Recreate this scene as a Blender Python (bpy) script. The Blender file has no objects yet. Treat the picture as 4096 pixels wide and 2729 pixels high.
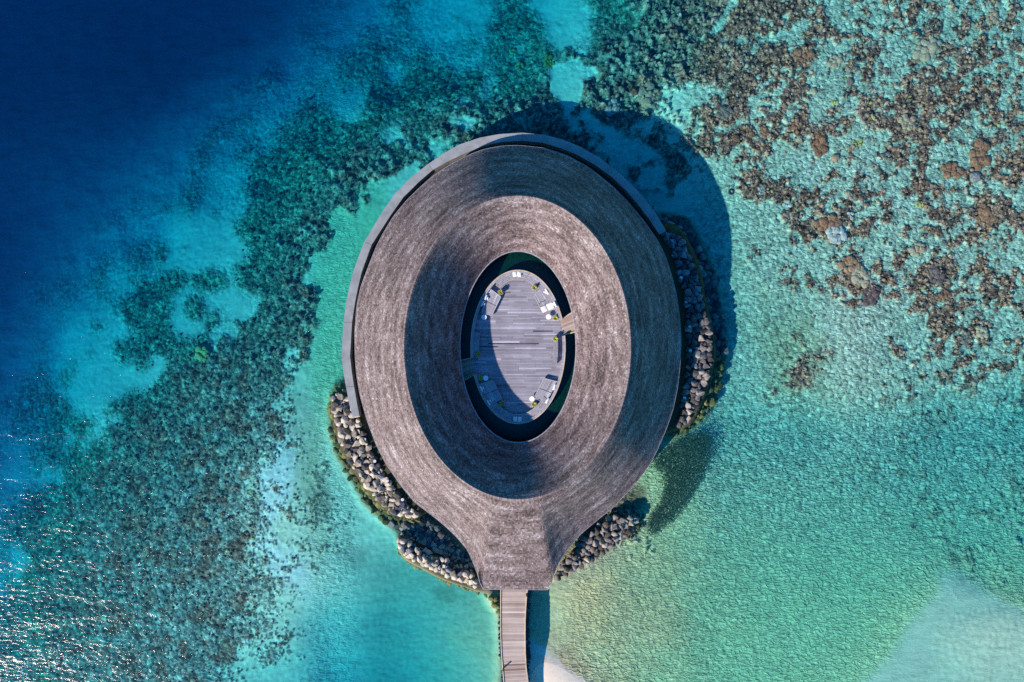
import bpy, bmesh, math, random
import numpy as np
from mathutils import Vector, Matrix
from mathutils.geometry import delaunay_2d_cdt

random.seed(7)
rng = np.random.default_rng(11)
sc = bpy.context.scene
COL = sc.collection

# ------------------------------------------------------------------ camera, sky, sun, exposure
CAM_H = 60.0           # metres above the water
PPM = 45.0             # photo pixels (4096 wide) per metre at water level
cam_d = bpy.data.cameras.new("camera")
cam_d.sensor_width = 36.0
cam_d.lens = 36.0 * CAM_H / (4096 / PPM)
cam_d.clip_end = 2000.0
cam = bpy.data.objects.new("camera", cam_d)
cam.location = (0, 0, CAM_H)
COL.objects.link(cam)
sc.camera = cam

SUN_EL = 30.0          # elevation; shadows fall to the upper right of the picture
SUN_AZ = 221.0         # direction the light comes from, degrees counter-clockwise from +X
world = bpy.data.worlds.new("World")
sc.world = world
world.use_nodes = True
wn = world.node_tree
for n in list(wn.nodes):
    wn.nodes.remove(n)
sky = wn.nodes.new("ShaderNodeTexSky")
sky.sky_type = 'NISHITA'
sky.sun_disc = False
sky.sun_elevation = math.radians(SUN_EL)
sky.sun_rotation = math.radians(90.0 - SUN_AZ)
sky.ozone_density = 1.6
sky.air_density = 1.2
sky.dust_density = 0.2
hsv = wn.nodes.new("ShaderNodeHueSaturation")
hsv.inputs['Saturation'].default_value = 1.5
bgn = wn.nodes.new("ShaderNodeBackground")
bgn.inputs['Strength'].default_value = 0.12
wo = wn.nodes.new("ShaderNodeOutputWorld")
wn.links.new(sky.outputs[0], hsv.inputs['Color'])
tint = wn.nodes.new("ShaderNodeMixRGB"); tint.blend_type = 'MULTIPLY'; tint.inputs[0].default_value = 1.0
tint.inputs[2].default_value = (0.40, 0.88, 1.06, 1)
wn.links.new(hsv.outputs[0], tint.inputs[1])
wn.links.new(tint.outputs[0], bgn.inputs['Color'])
wn.links.new(bgn.outputs[0], wo.inputs[0])

sun_d = bpy.data.lights.new("sun", 'SUN')
sun_d.energy = 5.0
sun_d.angle = math.radians(0.5)
sun_d.color = (1.0, 0.90, 0.80)
sun = bpy.data.objects.new("sun", sun_d)
_sv = Vector((math.cos(math.radians(SUN_AZ)) * math.cos(math.radians(SUN_EL)),
              math.sin(math.radians(SUN_AZ)) * math.cos(math.radians(SUN_EL)),
              math.sin(math.radians(SUN_EL))))
sun.rotation_euler = _sv.to_track_quat('Z', 'Y').to_euler()
sun.location = _sv * 80
COL.objects.link(sun)

sc.view_settings.view_transform = 'Standard'
sc.view_settings.look = 'None'
sc.view_settings.exposure = 0.66
sc.view_settings.gamma = 1.0
sc.render.engine = 'CYCLES'
sc.cycles.max_bounces = 6
sc.cycles.transparent_max_bounces = 16
sc.cycles.volume_bounces = 0
sc.cycles.caustics_reflective = False
sc.cycles.caustics_refractive = False
sc.cycles.use_denoising = False

# ------------------------------------------------------------------ helpers
def W(px, py, z=0.0):
    """photo pixel of a point known to lie at height z -> world position"""
    k = (CAM_H - z) / CAM_H / PPM
    return Vector(((px - 2048.0) * k, -(py - 1364.5) * k, z))

def tag(o, label=None, cat=None, group=None, kind=None):
    if label: o['label'] = label
    if cat: o['category'] = cat
    if group: o['group'] = group
    if kind: o['kind'] = kind
    return o

def link(name, me, m=None, parent=None):
    o = bpy.data.objects.new(name, me)
    COL.objects.link(o)
    if m is not None and not me.materials:
        me.materials.append(m)
    if parent is not None:
        o.parent = parent
    return o

def empty(name, loc=(0, 0, 0), rz=0.0):
    o = bpy.data.objects.new(name, None)
    COL.objects.link(o)
    o.location = loc
    o.rotation_euler = (0, 0, rz)
    o.empty_display_size = 0.2
    return o

class MB:
    """collects faces; build() links them as one mesh object"""
    def __init__(s):
        s.v = []; s.f = []; s.t = []
    def add(s, vs, fs, tint=0.5):
        b = len(s.v)
        s.v += [tuple(v) for v in vs]
        for f in fs:
            s.f.append(tuple(i + b for i in f)); s.t.append(tint)
    def prism(s, pts, z0, z1, tint=0.5, cap_bottom=True):
        n = len(pts)
        a = 0.0
        for i in range(n):
            x0, y0 = pts[i][0], pts[i][1]; x1, y1 = pts[(i + 1) % n][0], pts[(i + 1) % n][1]
            a += x0 * y1 - x1 * y0
        if a < 0: pts = list(reversed(pts))
        vs = [(p[0], p[1], z0) for p in pts] + [(p[0], p[1], z1) for p in pts]
        fs = [tuple(range(n, 2 * n))]
        if cap_bottom: fs.append(tuple(reversed(range(n))))
        for i in range(n):
            j = (i + 1) % n
            fs.append((i, j, n + j, n + i))
        s.add(vs, fs, tint)
    def box(s, c, d, rz=0.0, tint=0.5):
        cx, cy, cz = c; dx, dy, dz = d[0] / 2, d[1] / 2, d[2] / 2
        ca, sa = math.cos(rz), math.sin(rz)
        p = [(cx + x * ca - y * sa, cy + x * sa + y * ca) for x, y in ((-dx, -dy), (dx, -dy), (dx, dy), (-dx, dy))]
        s.prism(p, cz - dz, cz + dz, tint)
    def build(s, name, m, parent=None, smooth=False, bevel=0.0, attr=True):
        me = bpy.data.meshes.new(name)
        me.from_pydata(s.v, [], s.f)
        if attr:
            a = me.attributes.new('tint', 'FLOAT', 'FACE')
            a.data.foreach_set('value', np.array(s.t, dtype=np.float32))
        if smooth:
            me.polygons.foreach_set('use_smooth', [True] * len(me.polygons))
        o = link(name, me, m, parent)
        if bevel > 0:
            b = o.modifiers.new('bevel', 'BEVEL'); b.width = bevel; b.segments = 2; b.limit_method = 'ANGLE'
        return o

def local(pts, org, rz=0.0):
    ca, sa = math.cos(-rz), math.sin(-rz)
    out = []
    for p in pts:
        x, y = p[0] - org[0], p[1] - org[1]
        out.append((x * ca - y * sa, x * sa + y * ca))
    return out

# ------------------------------------------------------------------ materials
def new_mat(name):
    m = bpy.data.materials.new(name)
    m.use_nodes = True
    nt = m.node_tree
    for n in list(nt.nodes):
        nt.nodes.remove(n)
    out = nt.nodes.new('ShaderNodeOutputMaterial')
    return m, nt, out

def N(nt, t, **kw):
    n = nt.nodes.new(t)
    for k, v in kw.items():
        if k.startswith('i_'):
            n.inputs[k[2:].replace('_', ' ')].default_value = v
        else:
            setattr(n, k, v)
    return n

def ramp(nt, fac, stops):
    r = nt.nodes.new('ShaderNodeValToRGB')
    while len(r.color_ramp.elements) < len(stops):
        r.color_ramp.elements.new(0.5)
    for e, (p, c) in zip(r.color_ramp.elements, stops):
        e.position = p; e.color = (*c, 1)
    nt.links.new(fac, r.inputs[0])
    return r

def math_n(nt, op, a, b=None, clamp=False):
    n = nt.nodes.new('ShaderNodeMath'); n.operation = op; n.use_clamp = clamp
    for i, x in enumerate((a, b)):
        if x is None: continue
        if isinstance(x, (int, float)): n.inputs[i].default_value = x
        else: nt.links.new(x, n.inputs[i])
    return n.outputs[0]

def mixc(nt, fac, a, b, mode='MIX'):
    n = nt.nodes.new('ShaderNodeMix'); n.data_type = 'RGBA'; n.blend_type = mode
    for i, x in ((0, fac), (6, a), (7, b)):
        if isinstance(x, (int, float)): n.inputs[i].default_value = x
        elif isinstance(x, tuple): n.inputs[i].default_value = (*x, 1)
        else: nt.links.new(x, n.inputs[i])
    return n.outputs[2]

def tinted_wood(name, stops, grain_axis='X', noise_scale=6.0, rough=0.75, dark=0.35, stretch=14.0):
    m, nt, out = new_mat(name)
    at = N(nt, 'ShaderNodeAttribute', attribute_name='tint')
    geo = N(nt, 'ShaderNodeNewGeometry')
    mp = N(nt, 'ShaderNodeMapping')
    s = (1.0, stretch, 1.0) if grain_axis == 'X' else ((stretch, 1.0, 1.0) if grain_axis == 'Y' else (3.0, 3.0, 3.0))
    mp.inputs['Scale'].default_value = s
    nt.links.new(geo.outputs['Position'], mp.inputs[0])
    nz = N(nt, 'ShaderNodeTexNoise', i_Scale=noise_scale * 0.25, i_Detail=6.0, i_Roughness=0.65)
    nt.links.new(mp.outputs[0], nz.inputs['Vector'])
    big = N(nt, 'ShaderNodeTexNoise', i_Scale=0.6, i_Detail=3.0)
    nt.links.new(geo.outputs['Position'], big.inputs['Vector'])
    v = math_n(nt, 'ADD', at.outputs['Fac'], math_n(nt, 'MULTIPLY', math_n(nt, 'SUBTRACT', nz.outputs[0], 0.5), dark * 2))
    v = math_n(nt, 'ADD', v, math_n(nt, 'MULTIPLY', math_n(nt, 'SUBTRACT', big.outputs[0], 0.5), 0.5), clamp=True)
    r = ramp(nt, v, stops)
    bs = N(nt, 'ShaderNodeBsdfPrincipled', i_Roughness=rough)
    bs.inputs['Specular IOR Level'].default_value = 0.25
    nt.links.new(r.outputs[0], bs.inputs['Base Color'])
    bp = N(nt, 'ShaderNodeBump', i_Strength=0.35, i_Distance=0.02)
    nt.links.new(nz.outputs[0], bp.inputs['Height'])
    nt.links.new(bp.outputs[0], bs.inputs['Normal'])
    nt.links.new(bs.outputs[0], out.inputs[0])
    return m

def simple_mat(name, c1, c2, scale=4.0, rough=0.7, bump=0.2, bdist=0.02, detail=5.0, obj_rand=0.0, spec=0.3, c3=None):
    m, nt, out = new_mat(name)
    geo = N(nt, 'ShaderNodeNewGeometry')
    nz = N(nt, 'ShaderNodeTexNoise', i_Scale=scale, i_Detail=detail, i_Roughness=0.6)
    nt.links.new(geo.outputs['Position'], nz.inputs['Vector'])
    v = nz.outputs[0]
    stops = [(0.3, c1), (0.7, c2)]
    if c3: stops = [(0.25, c1), (0.5, c2), (0.75, c3)]
    if obj_rand > 0:
        oi = N(nt, 'ShaderNodeObjectInfo')
        v = math_n(nt, 'ADD', v, math_n(nt, 'MULTIPLY', math_n(nt, 'SUBTRACT', oi.outputs['Random'], 0.5), obj_rand), clamp=True)
    r = ramp(nt, v, stops)
    bs = N(nt, 'ShaderNodeBsdfPrincipled', i_Roughness=rough)
    bs.inputs['Specular IOR Level'].default_value = spec
    nt.links.new(r.outputs[0], bs.inputs['Base Color'])
    if bump:
        bp = N(nt, 'ShaderNodeBump', i_Strength=bump, i_Distance=bdist)
        nt.links.new(nz.outputs[0], bp.inputs['Height'])
        nt.links.new(bp.outputs[0], bs.inputs['Normal'])
    nt.links.new(bs.outputs[0], out.inputs[0])
    return m

M = {}
M['shingle'] = tinted_wood('shingle', [(0.0, (0.04, 0.03, 0.03)), (0.3, (0.12, 0.083, 0.078)),
                                       (0.6, (0.225, 0.170, 0.165)), (1.0, (0.46, 0.42, 0.43))], 'N', 3.0, 0.7, 0.06)
M['deck'] = tinted_wood('deck_board', [(0.0, (0.08, 0.06, 0.08)), (0.3, (0.21, 0.19, 0.215)),
                                       (0.65, (0.32, 0.30, 0.345)), (1.0, (0.53, 0.51, 0.58))], 'X', 6.0, 0.6, 0.3)
M['boardwalk'] = tinted_wood('walk_board', [(0.0, (0.13, 0.08, 0.055)), (0.3, (0.31, 0.215, 0.17)),
                                            (0.65, (0.46, 0.345, 0.285)), (1.0, (0.62, 0.53, 0.49))], 'X', 6.0, 0.7, 0.25)
M['bench'] = tinted_wood('bench_slat', [(0.0, (0.10, 0.09, 0.10)), (0.35, (0.27, 0.25, 0.27)),
                                        (0.7, (0.38, 0.36, 0.39)), (1.0, (0.6, 0.58, 0.62))], 'N', 6.0, 0.7, 0.3)
M['edge'] = tinted_wood('edge_timber', [(0.0, (0.35, 0.25, 0.15)), (1.0, (0.75, 0.6, 0.42))], 'N', 4.0, 0.7, 0.3)
M['dark_wood'] = simple_mat('dark_wood', (0.03, 0.025, 0.025), (0.08, 0.06, 0.055), 3.0)
M['wall_wood'] = simple_mat('wall_wood', (0.10, 0.08, 0.07), (0.2, 0.16, 0.14), 3.0)
M['concrete'] = simple_mat('concrete', (0.20, 0.20, 0.205), (0.31, 0.31, 0.315), 1.2, 0.85, 0.15, 0.02, 8.0)
M['concrete_side'] = simple_mat('concrete_side', (0.20, 0.19, 0.17), (0.32, 0.30, 0.27), 2.0, 0.85, 0.3, 0.03, 8.0)
M['fabric'] = simple_mat('fabric', (0.72, 0.70, 0.68), (0.80, 0.78, 0.75), 20.0, 0.9, 0.2, 0.01)
M['white'] = simple_mat('white_table', (0.82, 0.82, 0.82), (0.86, 0.86, 0.86), 5.0, 0.4, 0.0)
M['pot'] = simple_mat('pot', (0.60, 0.55, 0.42), (0.7, 0.66, 0.52), 8.0, 0.6, 0.1)
M['soil'] = simple_mat('soil', (0.02, 0.014, 0.01), (0.06, 0.035, 0.02), 30.0, 0.9, 0.5)
M['leaf'] = simple_mat('leaf', (0.16, 0.20, 0.015), (0.50, 0.50, 0.03), 12.0, 0.5, 0.1, c3=(0.70, 0.62, 0.10))
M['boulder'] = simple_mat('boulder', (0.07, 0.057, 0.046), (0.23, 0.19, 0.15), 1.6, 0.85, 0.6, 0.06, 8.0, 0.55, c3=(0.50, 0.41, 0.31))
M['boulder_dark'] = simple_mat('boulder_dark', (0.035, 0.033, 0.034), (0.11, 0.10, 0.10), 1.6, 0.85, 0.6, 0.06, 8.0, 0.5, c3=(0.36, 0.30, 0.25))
M['boulder_blue'] = simple_mat('boulder_blue', (0.04, 0.04, 0.048), (0.11, 0.11, 0.13), 1.8, 0.85, 0.6, 0.06, 8.0, 0.5, c3=(0.22, 0.22, 0.25))  # bluish dark copy of the boulder, shade of the right heap in its colour
M['mossy'] = simple_mat('mossy', (0.04, 0.045, 0.014), (0.12, 0.12, 0.035), 1.8, 0.85, 0.6, 0.06, 8.0, 0.4, c3=(0.30, 0.24, 0.07))
M['coral'] = simple_mat('coral', (0.20, 0.07, 0.035), (0.46, 0.18, 0.09), 5.0, 0.9, 1.0, 0.12, 6.0, 0.5, c3=(0.50, 0.38, 0.25))
M['coral_dark'] = simple_mat('coral_dark', (0.08, 0.045, 0.04), (0.24, 0.12, 0.10), 5.0, 0.9, 1.0, 0.12, 6.0, 0.4, c3=(0.22, 0.18, 0.13))
M['coral_ochre'] = simple_mat('coral_ochre', (0.22, 0.15, 0.03), (0.48, 0.36, 0.09), 5.0, 0.9, 1.0, 0.12, 6.0, 0.4, c3=(0.6, 0.5, 0.18))
M['coral_pale'] = simple_mat('coral_pale', (0.25, 0.2, 0.17), (0.55, 0.45, 0.40), 5.0, 0.9, 1.0, 0.12, 6.0, 0.4, c3=(0.8, 0.7, 0.62))
M['fish'] = simple_mat('fish', (0.02, 0.07, 0.045), (0.05, 0.12, 0.08), 5.0, 0.5, 0.0)
M['cap'] = simple_mat('cap', (0.50, 0.52, 0.56), (0.6, 0.62, 0.66), 5.0, 0.6, 0.0)

# water: clear, absorbing body under a rippled reflecting surface
def water_material():
    m, nt, out = new_mat('sea_water')
    geo = N(nt, 'ShaderNodeNewGeometry')
    rot = N(nt, 'ShaderNodeMapping')
    rot.inputs['Rotation'].default_value = (0, 0, math.radians(24))
    rot.inputs['Scale'].default_value = (0.30, 0.95, 1.0)
    nt.links.new(geo.outputs['Position'], rot.inputs[0])
    n1 = N(nt, 'ShaderNodeTexNoise', i_Scale=0.55, i_Detail=3.0, i_Roughness=0.5, i_Distortion=0.3)
    nt.links.new(rot.outputs[0], n1.inputs['Vector'])
    rot2 = N(nt, 'ShaderNodeMapping')
    rot2.inputs['Rotation'].default_value = (0, 0, math.radians(20))
    rot2.inputs['Scale'].default_value = (0.7, 1.4, 1.0)
    nt.links.new(geo.outputs['Position'], rot2.inputs[0])
    n2 = N(nt, 'ShaderNodeTexNoise', i_Scale=2.4, i_Detail=4.0, i_Roughness=0.6, i_Distortion=0.4)
    nt.links.new(rot2.outputs[0], n2.inputs['Vector'])
    h = math_n(nt, 'ADD', math_n(nt, 'MULTIPLY', n1.outputs[0], 0.15), math_n(nt, 'MULTIPLY', n2.outputs[0], 0.047))
    bp = N(nt, 'ShaderNodeBump', i_Strength=1.0, i_Distance=1.0)
    nt.links.new(h, bp.inputs['Height'])
    fr = N(nt, 'ShaderNodeFresnel', i_IOR=1.33)
    ior = math_n(nt, 'ADD', 1.33, math_n(nt, 'MULTIPLY', geo.outputs['Backfacing'], 1 / 1.33 - 1.33))
    nt.links.new(ior, fr.inputs['IOR'])
    nt.links.new(bp.outputs[0], fr.inputs['Normal'])
    gl = N(nt, 'ShaderNodeBsdfGlossy', i_Roughness=0.16)
    nt.links.new(bp.outputs[0], gl.inputs['Normal'])
    tr = N(nt, 'ShaderNodeBsdfTransparent')
    rot3 = N(nt, 'ShaderNodeMapping')
    rot3.inputs['Rotation'].default_value = (0, 0, math.radians(58))
    rot3.inputs['Scale'].default_value = (0.55, 2.1, 1.0)
    nt.links.new(geo.outputs['Position'], rot3.inputs[0])
    n3 = N(nt, 'ShaderNodeTexNoise', i_Scale=1.1, i_Detail=7.0, i_Roughness=0.72, i_Distortion=0.5)
    nt.links.new(rot3.outputs[0], n3.inputs['Vector'])
    wf = ramp(nt, n3.outputs[0], [(0.34, (0.76, 0.76, 0.76)), (0.52, (0.95, 0.95, 0.95)), (0.66, (1.0, 1.0, 1.0))])  # streaks in the transmitted tint stand in for light on the waves
    nt.links.new(wf.outputs[0], tr.inputs[0])
    mx = N(nt, 'ShaderNodeMixShader')
    nt.links.new(fr.outputs[0], mx.inputs[0])
    nt.links.new(tr.outputs[0], mx.inputs[1])
    nt.links.new(gl.outputs[0], mx.inputs[2])
    nt.links.new(mx.outputs[0], out.inputs['Surface'])
    # absorption per metre = density * (1 - colour)
    va = N(nt, 'ShaderNodeVolumeAbsorption')
    va.inputs['Density'].default_value = 0.60
    va.inputs['Color'].default_value = (1 - 0.38 / 0.60, 1 - 0.074 / 0.60, 1 - 0.030 / 0.60, 1)
    vs_ = N(nt, 'ShaderNodeVolumeScatter')
    vs_.inputs['Density'].default_value = 0.014
    vs_.inputs['Color'].default_value = (0.04, 0.42, 0.95, 1)
    vs_.inputs['Anisotropy'].default_value = 0.0
    av = nt.nodes.new('ShaderNodeAddShader')
    nt.links.new(va.outputs[0], av.inputs[0]); nt.links.new(vs_.outputs[0], av.inputs[1])
    nt.links.new(av.outputs[0], out.inputs['Volume'])
    return m
M['water'] = water_material()

def pond_material():
    m, nt, out = new_mat('pond_water')
    geo = N(nt, 'ShaderNodeNewGeometry')
    nz = N(nt, 'ShaderNodeTexNoise', i_Scale=5.0, i_Detail=5.0, i_Roughness=0.7)
    nt.links.new(geo.outputs['Position'], nz.inputs['Vector'])
    r = ramp(nt, nz.outputs[0], [(0.35, (0.0, 0.013, 0.011)), (0.7, (0.003, 0.032, 0.024))])
    bs = N(nt, 'ShaderNodeBsdfPrincipled', i_Roughness=0.12)
    nt.links.new(r.outputs[0], bs.inputs['Base Color'])
    bp = N(nt, 'ShaderNodeBump', i_Strength=0.5, i_Distance=0.08)
    nt.links.new(nz.outputs[0], bp.inputs['Height'])
    nt.links.new(bp.outputs[0], bs.inputs['Normal'])
    nt.links.new(bs.outputs[0], out.inputs[0])
    return m
M['pond'] = pond_material()

def seabed_material():
    m, nt, out = new_mat('seabed')
    at = N(nt, 'ShaderNodeAttribute', attribute_name='cover')
    ar = N(nt, 'ShaderNodeAttribute', attribute_name='rough')     # r: cobble amount, g: reef amount
    sep = N(nt, 'ShaderNodeSeparateColor')
    nt.links.new(ar.outputs['Color'], sep.inputs[0])
    geo = N(nt, 'ShaderNodeNewGeometry')
    mp = N(nt, 'ShaderNodeMapping'); mp.inputs['Scale'].default_value = (1, 1, 0.0)
    nt.links.new(geo.outputs['Position'], mp.inputs[0])
    wz = N(nt, 'ShaderNodeTexNoise', i_Scale=1.6, i_Detail=2.0)
    nt.links.new(mp.outputs[0], wz.inputs['Vector'])
    add = N(nt, 'ShaderNodeMixRGB', blend_type='ADD'); add.inputs[0].default_value = 0.45
    nt.links.new(mp.outputs[0], add.inputs[1]); nt.links.new(wz.outputs['Color'], add.inputs[2])
    vo = N(nt, 'ShaderNodeTexVoronoi', i_Scale=2.7); vo.feature = 'F1'
    nt.links.new(add.outputs[0], vo.inputs['Vector'])
    vo2 = N(nt, 'ShaderNodeTexVoronoi', i_Scale=5.5); vo2.feature = 'F1'
    nt.links.new(add.outputs[0], vo2.inputs['Vector'])
    nz = N(nt, 'ShaderNodeTexNoise', i_Scale=3.2, i_Detail=6.0, i_Roughness=0.72)
    nt.links.new(mp.outputs[0], nz.inputs['Vector'])
    mp2 = N(nt, 'ShaderNodeMapping'); mp2.inputs['Scale'].default_value = (0.8, 2.0, 0.0); mp2.inputs['Rotation'].default_value = (0, 0, math.radians(25))
    nt.links.new(geo.outputs['Position'], mp2.inputs[0])
    rip = N(nt, 'ShaderNodeTexNoise', i_Scale=1.5, i_Detail=3.0, i_Roughness=0.55, i_Distortion=0.6)
    nt.links.new(mp2.outputs[0], rip.inputs['Vector'])
    cell = math_n(nt, 'MULTIPLY', math_n(nt, 'SUBTRACT', 0.42, vo.outputs['Distance']), 1.0)
    # albedo variation: cobbles lighter on their tops, sand with fine grain
    vcol = N(nt, 'ShaderNodeSeparateColor'); nt.links.new(vo.outputs['Color'], vcol.inputs[0])
    vcol2 = N(nt, 'ShaderNodeSeparateColor'); nt.links.new(vo2.outputs['Color'], vcol2.inputs[0])
    cob = math_n(nt, 'ADD', math_n(nt, 'MULTIPLY', math_n(nt, 'SUBTRACT', vcol.outputs[0], 0.5), 0.9),
                 math_n(nt, 'MULTIPLY', math_n(nt, 'SUBTRACT', vcol2.outputs[0], 0.5), 0.9))
    cob = math_n(nt, 'ADD', cob, math_n(nt, 'MULTIPLY', math_n(nt, 'SUBTRACT', nz.outputs[0], 0.5), 1.6))
    amt = math_n(nt, 'ADD', 0.06, math_n(nt, 'MULTIPLY', sep.outputs[0], 0.55))
    amt = math_n(nt, 'ADD', amt, math_n(nt, 'MULTIPLY', sep.outputs[1], 0.75))
    fac = math_n(nt, 'ADD', 1.0, math_n(nt, 'MULTIPLY', cob, amt))
    fac = math_n(nt, 'MAXIMUM', fac, 0.15)
    comb = N(nt, 'ShaderNodeCombineColor')
    for i in range(3): nt.links.new(fac, comb.inputs[i])
    colr = mixc(nt, 1.0, at.outputs['Color'], comb.outputs[0], 'MULTIPLY')
    bs = N(nt, 'ShaderNodeBsdfPrincipled', i_Roughness=0.95)
    bs.inputs['Specular IOR Level'].default_value = 0.05
    nt.links.new(colr, bs.inputs['Base Color'])
    hh = math_n(nt, 'MULTIPLY', cell, math_n(nt, 'ADD', math_n(nt, 'MULTIPLY', sep.outputs[0], 0.35), math_n(nt, 'MULTIPLY', sep.outputs[1], 0.3)))
    hh = math_n(nt, 'ADD', hh, math_n(nt, 'MULTIPLY', nz.outputs[0], math_n(nt, 'ADD', 0.01, math_n(nt, 'MULTIPLY', sep.outputs[1], 0.5))))
    vn = N(nt, 'ShaderNodeTexVoronoi', i_Scale=2.0); vn.feature = 'DISTANCE_TO_EDGE'
    add2 = N(nt, 'ShaderNodeMixRGB', blend_type='ADD'); add2.inputs[0].default_value = 0.7
    nt.links.new(mp2.outputs[0], add2.inputs[1]); nt.links.new(wz.outputs['Color'], add2.inputs[2])
    nt.links.new(add2.outputs[0], vn.inputs['Vector'])
    net = math_n(nt, 'POWER', 2.718, math_n(nt, 'MULTIPLY', vn.outputs['Distance'], -9.0))  # ridge net shaped to stand in for caustic light lines
    hh = math_n(nt, 'MULTIPLY', hh, 0.35)
    hh = math_n(nt, 'ADD', hh, math_n(nt, 'MULTIPLY', math_n(nt, 'MULTIPLY', net, sep.outputs[2]), 0.07))
    hh = math_n(nt, 'ADD', hh, math_n(nt, 'MULTIPLY', rip.outputs[0], math_n(nt, 'ADD', 0.01, math_n(nt, 'MULTIPLY', sep.outputs[2], 0.022))))
    bp = N(nt, 'ShaderNodeBump', i_Strength=1.0, i_Distance=1.0)
    nt.links.new(hh, bp.inputs['Height'])
    nt.links.new(bp.outputs[0], bs.inputs['Normal'])
    nt.links.new(bs.outputs[0], out.inputs[0])
    return m
M['seabed'] = seabed_material()

# ------------------------------------------------------------------ sea floor: depth and cover
# control points: photo x, photo y, depth m, reef share
CP = []
def row(y, *a):
    for t in a: CP.append((t[0], y) + (tuple(t[1:]) + (0.0,) * (2 - len(t[1:]))))
row(0, (0, 15), (600, 15), (1000, 13), (1300, 10, .1), (1550, 7, .3), (1750, 5, .3), (1950, 4.5, .35), (2100, 4.5, .4), (2230, 3.6), (2400, 3.2, .7), (2700, 2, .8), (3000, 1.6, .55), (3300, 1.3, .5), (3700, 1.3, .5), (4096, 1.3, .5))
row(150, (0, 15), (600, 14.5), (1000, 11.5), (1300, 8, .3), (1550, 5.5, .35), (1750, 4.8, .4), (1930, 4.3, .3), (2070, 4, .95), (2220, 3.5, .05), (2400, 2.8, .9), (2700, 1.9, .85), (3000, 1.6, .55), (3300, 1.3, .5), (3700, 1.3, .5), (4096, 1.3, .5))
row(300, (0, 14), (500, 13), (900, 9.5), (1150, 7, .4), (1350, 5, .35), (1550, 4.5, .55), (1750, 4, .75), (1920, 3.5, .5), (2100, 3.5, .95), (2270, 2.6, .1), (2400, 2.2, .85), (2600, 1.8, .85), (2900, 1.5, .75), (3200, 1.2, .35), (3600, 1.1, .45), (4000, 1.1, .4))
row(500, (0, 12), (400, 11), (700, 9), (900, 7.2, .3), (1100, 5, .4), (1300, 4, .55), (1500, 3.2, .8), (1700, 2.8, .8), (1850, 2.3, .7), (2100, 2.2, .7), (2350, 2, .6), (2500, 2, .35), (2700, 1.3, .2), (2900, 1.2, .5), (3050, 1.1, .35), (3300, 1, .3), (3700, 1.1, .6), (4050, 1.1, .5))
row(700, (0, 11), (300, 10), (600, 8), (750, 6.6, .35), (950, 4.6, .35), (1100, 4, .7), (1250, 3, .9), (1450, 2.5, .75), (1600, 2.3, .25), (2500, 2.5, .4), (2620, 2.4, .35), (2750, 1.7, .35), (2850, 1.2, .1), (3100, 1.2, .4), (3400, 1, .25), (3700, 1, .3), (4000, 1, .6))
row(900, (0, 10), (300, 9), (550, 6.8, .35), (750, 4.0, .1), (900, 4, .4), (1050, 3.3, .85), (1200, 3, .92), (1350, 2.4, .4), (1450, 2.2, .05), (2700, 2.6, .1), (2800, 2.4, .1), (2930, 1.3), (3100, 1.2, .2), (3350, 1.1, .6), (3700, 1, .3), (4000, 1, .55))
row(1100, (0, 9), (200, 7.5, .1), (350, 6, .4), (500, 4.6, .35), (700, 4, .35), (850, 3.5, .15), (1000, 3.2, .6), (1150, 2.8, .92), (1250, 2.4, .35), (1350, 2.1, .0), (2850, 2.4), (3000, 1.3), (3200, 1.2, .15), (3400, 1, .6), (3600, 1, .4), (3750, 1, .6), (4000, 1, .3))
row(1300, (0, 8), (150, 6, .3), (300, 4.5, .2), (500, 3.8, .25), (620, 3.8, .85), (750, 3.4, .6), (900, 3.1, .25), (1050, 2.6, .9), (1150, 2.4, .5), (1280, 2, .0), (1350, 2, .05), (2900, 2.1), (3050, 1.5), (3200, 1.4, .1), (3400, .8, .03), (3600, 1.2, .3), (3850, 1.1, .55), (4050, 1.2, .4))
row(1500, (0, 7, .05), (150, 5.5, .35), (300, 4, .15), (450, 3.8, .2), (550, 3.6, .4), (650, 2.8, .92), (800, 2.2, .95), (950, 2.2, .92), (1100, 2.1, .75), (1230, 1.7, .05), (1340, 1.8, .3), (2950, 1.9), (3150, 1.4, .2), (3300, 1.1, .05), (3450, .8), (3650, 1.2, .25), (3900, 1.4, .4))
row(1700, (0, 6, .35), (200, 4.5, .5), (350, 3.3, .35), (500, 2.6, .85), (700, 2.2, .92), (950, 2, .92), (1100, 1.5, .5), (1200, 1.3, .2), (1280, 1.4, .0), (2950, 1.7), (3200, 1.6), (3500, 1.3, .1), (3800, 1.7, .4), (4050, 1.7, .4))
row(1900, (0, 5, .2), (150, 4.5, .2), (300, 3.2, .75), (500, 2.4, .85), (750, 2, .92), (950, 1.6, .85), (1080, .9, .1), (1200, 1.2, .35), (1350, 1.4), (1450, 1.6), (2700, 1.8), (3000, 1.7), (3300, 1.7), (3600, 1.9, .3), (3900, 2, .55), (4050, 1.9, .5))
row(1250, (3500, .7), (3430, .7))
row(1990, (2560, .6), (2640, .9))
row(1890, (2640, .9), (2600, .7))
row(2100, (0, 5, .1), (120, 4, .5), (300, 2.6, .75), (500, 2, .8), (700, 1.7, .8), (850, 1.4, .9), (1000, 1.2, .85), (1100, .9, .1), (1250, 1.1, .35), (1400, 1.5, .05), (1550, 1.6), (2250, 1.2), (2450, .5, .5), (2700, 1.4), (3000, 1.7), (3400, 1.8), (3800, 2, .45), (4050, 2, .65))
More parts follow.
